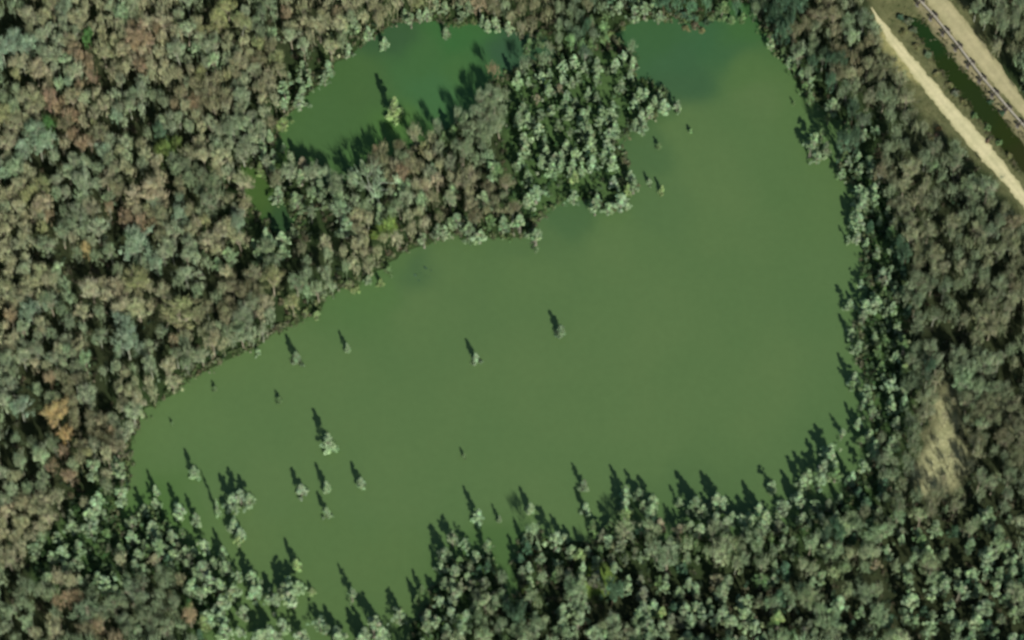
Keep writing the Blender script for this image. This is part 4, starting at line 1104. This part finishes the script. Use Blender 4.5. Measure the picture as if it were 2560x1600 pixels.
# ---------------------------------------------------------------- labels: where each tree stands, then its turn from the left
PLACES = [(90, 90, 'in the top left corner'), (300, 70, 'at the top edge near the left corner'), (520, 80, 'at the top edge left of the upper arm'), (90, 260, 'by the left edge below the top corner'),
          (260, 230, 'left of the dark gap'), (420, 230, 'above the dark gap'), (600, 220, 'in the forest left of the upper arm'), (80, 420, 'by the left edge, upper half'), (250, 400, 'below left of the dark gap'), (420, 400, 'just below the dark gap'),
          (560, 370, 'beside the west end of the upper arm'), (90, 580, 'by the left edge above the middle'), (290, 560, 'in the left forest above the middle'), (480, 560, 'between the dark gap and the pond'),
          (80, 760, 'by the left edge at mid height'), (270, 740, 'in the left forest at mid height'), (470, 730, 'in the forest above the north-west shore'), (620, 640, 'behind the north-west shore'), (90, 950, 'by the left edge below the middle'), (260, 930, 'in the forest above the west tip'),
          (420, 880, 'on the north-west shore'), (620, 800, 'at the upper north-west shore'), (90, 1150, 'by the left edge in the lower forest'), (260, 1130, 'on the west tip shore'), (90, 1330, 'in the lower left forest'), (270, 1290, 'behind the south-west grove'), (90, 1510, 'in the bottom left corner'), (290, 1500, 'at the bottom edge near the left corner'),
          (400, 1250, 'in the west shallows'), (570, 1280, 'at the tip of the west shallows'), (450, 1420, 'in the south-west grove'), (560, 1480, 'on the edge of the south-west grove'), (480, 1560, 'at the bottom edge, south-west'), (720, 1480, 'in the flooded grove at lower left'), (700, 1570, 'at the bottom edge in flooded water'), (900, 1560, 'at the bottom edge of the south inlet'),
          (760, 560, 'at the root of the spit'), (720, 460, 'on the neck of the spit near the sliver'), (880, 470, 'on the neck of the spit'), (1000, 440, 'in the middle of the neck'), (1120, 400, 'on the spit beside the upper arm'), (1170, 520, 'on the brown middle of the spit'), (880, 600, 'on the south shore of the neck'), (1020, 580, 'on the lower shore of the spit'), (1200, 590, 'at the lower edge of the spit'),
          (680, 130, 'above the west end of the upper arm'), (740, 250, 'on the west shore of the upper arm'), (860, 90, 'on the north shore of the upper arm'), (1020, 30, 'at the top edge above the upper arm'), (1180, 40, 'at the top edge right of the upper arm'), (1330, 50, 'at the top between the arms'), (1450, 70, 'at the top edge left of the dark water'), (1420, 120, 'between the upper arm and the dark water'), (1600, 40, 'at the top shore of the dark water'), (1760, 50, 'in the shallows of the dark water'), (1880, 20, 'at the top edge right of the dark water'),
          (1330, 200, 'at the upper left of the spit grove'), (1450, 180, 'along the top of the spit grove'), (1560, 190, 'at the upper right of the spit grove'), (1320, 290, 'in the left of the spit grove'), (1430, 280, 'in the heart of the spit grove'), (1530, 300, 'in the right of the spit grove'), (1620, 270, 'on the east tip of the spit grove'), (1330, 400, 'at the lower left of the spit grove'), (1440, 400, 'in the lower middle of the spit grove'), (1530, 400, 'at the lower right of the spit grove'), (1330, 500, 'at the lower left point of the spit'), (1500, 510, 'at the lower right point of the spit'),
          (2000, 60, 'in the top forest right of the dark water'), (2150, 60, 'at the top edge left of the track'), (1990, 180, 'on the upper east bank'), (2130, 170, 'left of the track top'), (2050, 280, 'on the east bank by the bend'), (2200, 280, 'left of the sandy track'), (2040, 390, 'in the shallows of the upper east bank'), (2180, 400, 'behind the upper east bank'), (2330, 370, 'beside the sandy track bend'), (2150, 500, 'on the east bank, upper middle'), (2290, 500, 'in the right forest near the track'), (2440, 500, 'below the sandy track'),
          (2480, 60, 'in the top right corner beyond the road'), (2520, 160, 'beyond the road at the right edge'), (2150, 640, 'on the east bank at mid height'), (2290, 640, 'in the right forest at mid height'), (2430, 640, 'right of the middle of the right forest'), (2530, 620, 'by the right edge at mid height'), (2160, 770, 'on the east bank below the middle'), (2310, 770, 'in the right forest below the middle'), (2480, 770, 'by the right edge below the middle'),
          (2160, 880, 'on the lower middle of the east bank'), (2300, 880, 'above the straw glade'), (2480, 900, 'by the right edge above the straw glade'), (2170, 990, 'on the lower east bank'), (2300, 1000, 'at the top of the straw glade'), (2480, 1030, 'by the right edge beside the straw glade'), (2070, 1110, 'in the south-east shallows'), (2200, 1110, 'on the south-east bank'), (2300, 1200, 'left of the straw glade'), (2430, 1150, 'right of the straw glade'), (2530, 1200, 'by the right edge below the glade'),
          (2020, 1190, 'on the south bank at its east end'), (2140, 1230, 'below the south-east bank'), (2250, 1300, 'below the straw glade'), (2420, 1310, 'in the lower right forest'), (2530, 1350, 'by the right edge in the lower forest'), (1940, 1260, 'behind the south bank at its east end'), (2060, 1350, 'in the dark lower right forest'), (2200, 1400, 'in the lower right forest left of centre'), (2350, 1420, 'among pale trees at lower right'), (2500, 1470, 'by the right edge near the bottom'), (2000, 1480, 'at the bottom edge, right of middle'), (2150, 1540, 'at the bottom edge in the right forest'), (2320, 1550, 'at the bottom edge near the right corner'), (2510, 1570, 'in the bottom right corner'),
          (1060, 1480, 'in the south inlet grove, left side'), (1150, 1350, 'at the head of the south inlet grove'), (1160, 1430, 'in the middle of the south inlet grove'), (1130, 1560, 'at the bottom edge of the inlet grove'), (1220, 1520, 'right of the south inlet grove'), (1330, 1370, 'on the south bank left of middle'), (1440, 1390, 'on the middle of the south bank'), (1360, 1480, 'behind the south bank left of middle'), (1460, 1480, 'behind the middle of the south bank'), (1560, 1270, 'off the middle of the south bank'), (1630, 1290, 'on the south bank right of middle'), (1560, 1380, 'just behind the south bank'), (1680, 1380, 'in the brown wood behind the south bank'), (1600, 1480, 'in the lower wood right of middle'), (1400, 1570, 'at the bottom edge, middle'), (1600, 1560, 'at the bottom edge, among pale trees'), (1760, 1270, 'on the south bank, east half'), (1860, 1290, 'far along the south bank'), (1800, 1400, 'in the wood behind the south bank'), (1750, 1520, 'in the pale grove at the bottom edge'), (1870, 1530, 'at the bottom edge right of the pale grove'),
          (2410, 130, 'on the canal bank near the top'), (2400, 250, 'on the canal bank'), (2490, 330, 'on the lower canal bank'), (2340, 60, 'at the top end of the canal'), (1040, 690, 'in the dark weedy patch off the spit')]
PLX = np.array([(a, b) for a, b, _ in PLACES], float)
ORD = ['leftmost', 'second from left', 'third from left', 'fourth from left', 'fifth from left', 'sixth from left', 'seventh from left', 'eighth from left', 'ninth from left', 'tenth from left', 'eleventh from left', 'twelfth from left', 'thirteenth from left', 'fourteenth from left', 'fifteenth from left', 'sixteenth from left', 'seventeenth from left', 'eighteenth from left']
groups = {}
for t in trees:
    t['px2'] = min(max(t['px'], 0), 2560)
    if t['label']:
        continue
    i = int(np.argmin(np.hypot(PLX[:, 0] - t['px'], PLX[:, 1] - t['py'])))
    t['phrase'] = WORD[t['col']] + ' ' + NOUN[t['kind']]
    t['place'] = PLACES[i][2]
    groups.setdefault((t['phrase'], t['place']), []).append(t)
for (ph, pl), L in groups.items():
    L.sort(key=lambda t: t['px'])
    for i, t in enumerate(L):
        if len(L) == 1:
            t['label'] = ph + ' ' + pl
        elif len(L) == 2:
            t['label'] = ('left of two ' if i == 0 else 'right of two ') + ph + 's ' + pl
        else:
            t['label'] = ph + ' ' + pl + ', ' + (ORD[i] if i < len(L) - 1 and i < len(ORD) else 'rightmost')
GROUPS = {'cypress': 'cypresses in and around the pond', 'hardwood': 'bare winter trees of the forest', 'mossy': 'mossy trees of the forest', 'starburst': 'bare winter trees of the forest', 'evergreen': 'leafy trees of the forest', 'bush': 'shrubs on the banks'}


AL = np.array([lin(COL[c if c != 'D' else 'g']) for c in AC])


def tree_color(kind, c, jit=0.17, px=None):
    own = lin(COL[c])
    if px is not None and kind in ('hardwood', 'mossy', 'evergreen'):
        # neighbours of the same stand share much of their colour
        w = 1.0 / (((AP - np.array(px)) ** 2).sum(1) + 900.0) ** 1.5
        own = own * .8 + (AL * w[:, None]).sum(0) / w.sum() * .2
    if kind in ('hardwood', 'mossy'):
        own = own * np.array((.955, 1.0, 1.0))
    if px is not None and px[1] > 1290 and px[0] > 950 and kind in ('hardwood', 'mossy'):
        own = own * .45 + lin(COL['p']) * .5             # lichen-grey wood behind the south bank
    elif px is not None and px[0] > 2150 and kind in ('hardwood', 'mossy'):
        own = (own * .6 + lin(COL['g']) * .4) * .9        # the east wood is greyer and a little darker
    if kind == 'mossy' and c in 'pPsK':
        own = own * .6 + lin(COL['G']) * own.mean() / lin(COL['G']).mean() * .4
    a = np.clip(own / K, .004, .8) * GAIN[kind] * (1 + np.array([random.uniform(-jit, jit)] * 3) + np.array([random.uniform(-.03, .03) for _ in range(3)]))
    return np.clip(a, 0.01, 0.7)


# past 300 of a kind, the smaller crowns of the deep forest are joined; those in or by the water all stay single
many = {'bare': [], 'cypress': []}
for key, kinds in (('bare', ('hardwood', 'starburst')), ('cypress', ('cypress',))):
    L = [t for t in trees if t['kind'] in kinds and 'place' in t]
    n = sum(1 for t in trees if t['kind'] in kinds) - 300
    if n > 0:
        wd_t = water_dist(np.array([t['loc'][:2] for t in L]))
        for t, q in zip(L, wd_t):
            t['rank'] = t['w'] + (3.0 * max(0.0, 1 - q / 8.0) if key == 'cypress' else 0)
        L.sort(key=lambda t: t['rank'])
        many[key] = L[:n]
for L in many.values():
    for t in L:
        trees.remove(t)

for t in trees:
    lst, H, W = KIND[t['kind']]
    k = random.randrange(len(lst))
    if t['kind'] == 'cypress' and 'place' not in t:
        k -= k % 4          # the lone ones are clean cones
    cme, tme, _ = lst[k]
    root = bpy.data.objects.new(NAME[t['kind']], None)
    root.empty_display_size = 0.5
    C.objects.link(root)
    root.location = t['loc']
    root.rotation_euler = (random.uniform(-.03, .03), random.uniform(-.03, .03), random.uniform(0, 6.283))
    s = t['w'] / W
    q = random.uniform(.82, 1.2) if t['kind'] != 'cypress' else random.uniform(.9, 1.1)
    root.scale = (s * q, s / q, t['h'] / H)
    root['label'] = t['label']
    root['category'] = 'shrub' if t['kind'] == 'bush' else 'tree'
    root['group'] = GROUPS[t['kind']]
    link('trunk' if t['kind'] != 'bush' else 'stem', tme, root, np.array(albedo(BARKC[t['kind']])) * 1.2)
    link('crown' if t['kind'] != 'bush' else 'foliage', cme, root, tree_color(t['kind'], t['col'], px=(t['px'], t['py'])))


# ---------------------------------------------------------------- stuff: the wood beyond the picture, undergrowth, grass
def join_scatter(name, label, items, mat):
    """items: (crown arrays, location, rotation, (sx, sz), colour) -> one mesh"""
    Vs, Fs, Ts, n = [], [], [], 0
    for (V, F, T), loc, rz, (sx, sz), col in items:
        ca, sa = math.cos(rz), math.sin(rz)
        x, y = V[:, 0] * sx, V[:, 1] * sx
        Vs.append(np.column_stack([x * ca - y * sa + loc[0], x * sa + y * ca + loc[1], V[:, 2] * sz + loc[2]]))
        Fs.append(F + n)
        Ts.append(T * np.asarray(col))
        n += len(V)
    o = link(name, make_mesh(name, np.concatenate(Vs), np.concatenate(Fs), MAT[mat], np.concatenate(Ts)), None, (1, 1, 1))
    o['kind'] = 'stuff'
    o['label'] = label
    return o


def thinned(L, part, grow):
    out = []
    for t in L:
        lst, H, W = KIND[t['kind']]
        V, F, T = lst[random.randrange(len(lst))][2]
        keep = np.sort(rng.choice(len(F), int(len(F) * part), replace=False))
        vi = F[keep].ravel()
        c0 = V[vi].reshape(-1, 4, 3).mean(1, keepdims=True)
        V2 = (c0 + (V[vi].reshape(-1, 4, 3) - c0) * grow).reshape(-1, 3)
        T2 = T[vi]
        # a stem of crossed tapering blades under each crown
        sv = np.concatenate([[(-.3 * c, -.3 * s_, -.6), (.3 * c, .3 * s_, -.6), (.08 * c, .08 * s_, H * .8), (-.08 * c, -.08 * s_, H * .8)] for c, s_ in ((1, 0), (0, 1), (.7, .7))])
        V2 = np.concatenate([V2, sv])
        T2 = np.concatenate([T2, np.full((12, 3), .8)])
        out.append(((V2, np.arange(len(V2)).reshape(-1, 4), T2), t['loc'], random.uniform(0, 6.28), (t['w'] / W, t['h'] / H), tree_color(t['kind'], t['col'], px=(t['px'], t['py']))))
    return out


join_scatter('surrounding_wood', 'the wood going on beyond the edges of the picture', thinned(outside, .2, 1.9), 'twigs')
if many['bare']:
    join_scatter('bare_wood', 'the smaller bare crowns packed between the larger trees of the forest', thinned(many['bare'], .4, 1.4), 'twigs')
if many['cypress']:
    join_scatter('cypress_thicket', 'the smaller cypresses packed between the larger ones', thinned(many['cypress'], .6, 1.25), 'foliage')

r = np.random.default_rng(99)
sm = []
for i in range(5):
    rr = np.random.default_rng(300 + i)
    cs = [(rr.normal(0, .5), rr.normal(0, .5), rr.uniform(.3, .9)) for _ in range(5)]
    sm.append(clump_cards(np.array(cs), [.5] * 5, 6, 0.32, rr))
P = np.stack([r.uniform(-215, 215, 10000), r.uniform(-160, 165, 10000)], 1)
wd_ = water_dist(P)
vd = sdist(P, VERGE)
gd = sdist(P, GLADE)
hh = ground_h(P)
UG = [albedo(c) for c in ((66, 80, 52), (80, 84, 62), (96, 92, 70), (60, 76, 54), (100, 98, 74))]
UGG = [albedo(c) for c in ((52, 80, 46), (60, 88, 50), (74, 98, 62), (48, 72, 44), (66, 92, 50))]
ig_ = np.zeros(len(P), bool)
for gv in GROVES_W:
    ig_ |= inside(P, gv)
items = []
for p, w_, v_, g_, h_, i_ in zip(P, wd_, vd, gd, hh, ig_):
    if w_ < 0.8 or v_ < 1.0 or g_ < 1.5:
        continue
    s = r.uniform(.7, 1.9)
    items.append((sm[r.integers(5)], (p[0], p[1], h_ - .1), r.uniform(0, 6.28), (s, s * r.uniform(.7, 1.2)), np.array((UGG if i_ else UG)[r.integers(5)]) * r.uniform(.8, 1.25)))
PG = np.stack([r.uniform(-200, 200, 22000), r.uniform(-150, 150, 22000)], 1)
ig_ = np.zeros(len(PG), bool)
for gv in GROVES_W:
    ig_ |= inside(PG, gv)
ig_ &= ~(inside(PG, GROVES_W[0]) & (r.uniform(size=len(PG)) < .75))
PG = PG[ig_]
for p, w_, h_ in zip(PG, water_dist(PG), ground_h(PG)):
    if w_ > .6:
        s = r.uniform(.8, 2.1)
        items.append((sm[r.integers(5)], (p[0], p[1], h_ - .1), r.uniform(0, 6.28), (s, s * r.uniform(.9, 1.9)), np.array(albedo(((76, 104, 64), (90, 114, 76), (64, 92, 54), (100, 122, 86), (84, 100, 70))[r.integers(5)])) * r.uniform(.8, 1.2)))
join_scatter('undergrowth', 'dark green undergrowth between the trees', items, 'foliage')
# pale weedy fringe where the forest meets the water
items = []
P = np.stack([r.uniform(-185, 155, 60000), r.uniform(-155, 160, 60000)], 1)
P = P[np.minimum(sdist(P, POND), np.minimum(sdist(P, ARM), sdist(P, SLIVER))) < 5]
wd_ = water_dist(P)
hh = ground_h(P)
FR = [albedo(c) for c in ((112, 124, 84), (100, 118, 74), (118, 120, 92), (86, 108, 64), (124, 130, 96))]
for p, w_, h_ in zip(P, wd_, hh):
    if not -0.7 < w_ < 3.4 or (w_ < .6 and math.sin(p[0] * .21) + math.sin(p[1] * .17 + 1) + r.normal(0, .8) < .3):
        continue
    s = r.uniform(.45, 1.4)
    items.append((sm[r.integers(5)], (p[0], p[1], h_ - .1), r.uniform(0, 6.28), (s, s * r.uniform(.9, 1.9)), np.array(FR[r.integers(5)]) * r.uniform(.8, 1.2)))
PC = np.stack([r.uniform(80, 215, 26000), r.uniform(20, 165, 26000)], 1)
PC = PC[np.abs(sdist(PC, CANAL)) < 4]
for p, w_, h_ in zip(PC, water_dist(PC), ground_h(PC)):
    if -.5 < w_ < 2.6 and math.sin(p[0] * .8) + math.sin(p[1] * .9 + 1) + r.normal(0, .9) > -.1:
        s = r.uniform(.3, .85)
        items.append((sm[r.integers(5)], (p[0], p[1], h_ - .1), r.uniform(0, 6.28), (s, s * r.uniform(.6, 1.2)), np.array(albedo(((96, 100, 66), (112, 110, 80), (72, 88, 50), (120, 118, 90))[r.integers(4)])) * r.uniform(.8, 1.2)))
join_scatter('shore_weeds', 'pale green weedy fringe along the water line', items, 'foliage')

# grass on the verges, banks and in the glade
def grass(name, label, region, n, cols, cond, hgt=.35):
    lo, hi = region.min(0), region.max(0)
    P = r.uniform(lo, hi, (n, 2))
    P = P[cond(P)]
    h_ = ground_h(P)
    m = len(P)
    B = np.column_stack([P, h_ - .02]).repeat(5, 0) + np.column_stack([r.normal(0, .25, (m * 5, 2)), np.zeros(m * 5)])
    D = np.column_stack([r.normal(0, .55, (m * 5, 2)), np.ones(m * 5)])
    V, F = slivers(B, D, r.uniform(.5, 1.4, m * 5) * hgt, .07, r)
    ci = np.array([albedo(c) for c in cols])[r.integers(len(cols), size=m)] * r.uniform(.75, 1.3, (m, 1))
    o = link(name, make_mesh(name, V, F, MAT['grass'], ci.repeat(20, 0)), None, (1, 1, 1))
    o['kind'] = 'stuff'
    o['label'] = label


def not_road(P):
    return (seg_dist(P, track_line, False) > 3.2) & (seg_dist(P, road_line, False) > 3.8)


grass('verge_grass', 'rough olive grass on the verges of track, canal and road', VERGE, 16000, [(110, 114, 78), (98, 110, 68), (124, 120, 88), (90, 106, 66)],
      lambda P: (sdist(P, VERGE) < .6) & not_road(P) & (water_dist(P) > .6) & ((sdist(P, BANK) > 0) | (r.uniform(size=len(P)) < .2)))
grass('glade_grass', 'dry straw grass in the small glade', GLADE, 2600, [(174, 174, 134), (160, 162, 120), (180, 178, 140)], lambda P: sdist(P, GLADE) < 1.0, .4)
print('trees', len(trees), 'outside', len(outside))
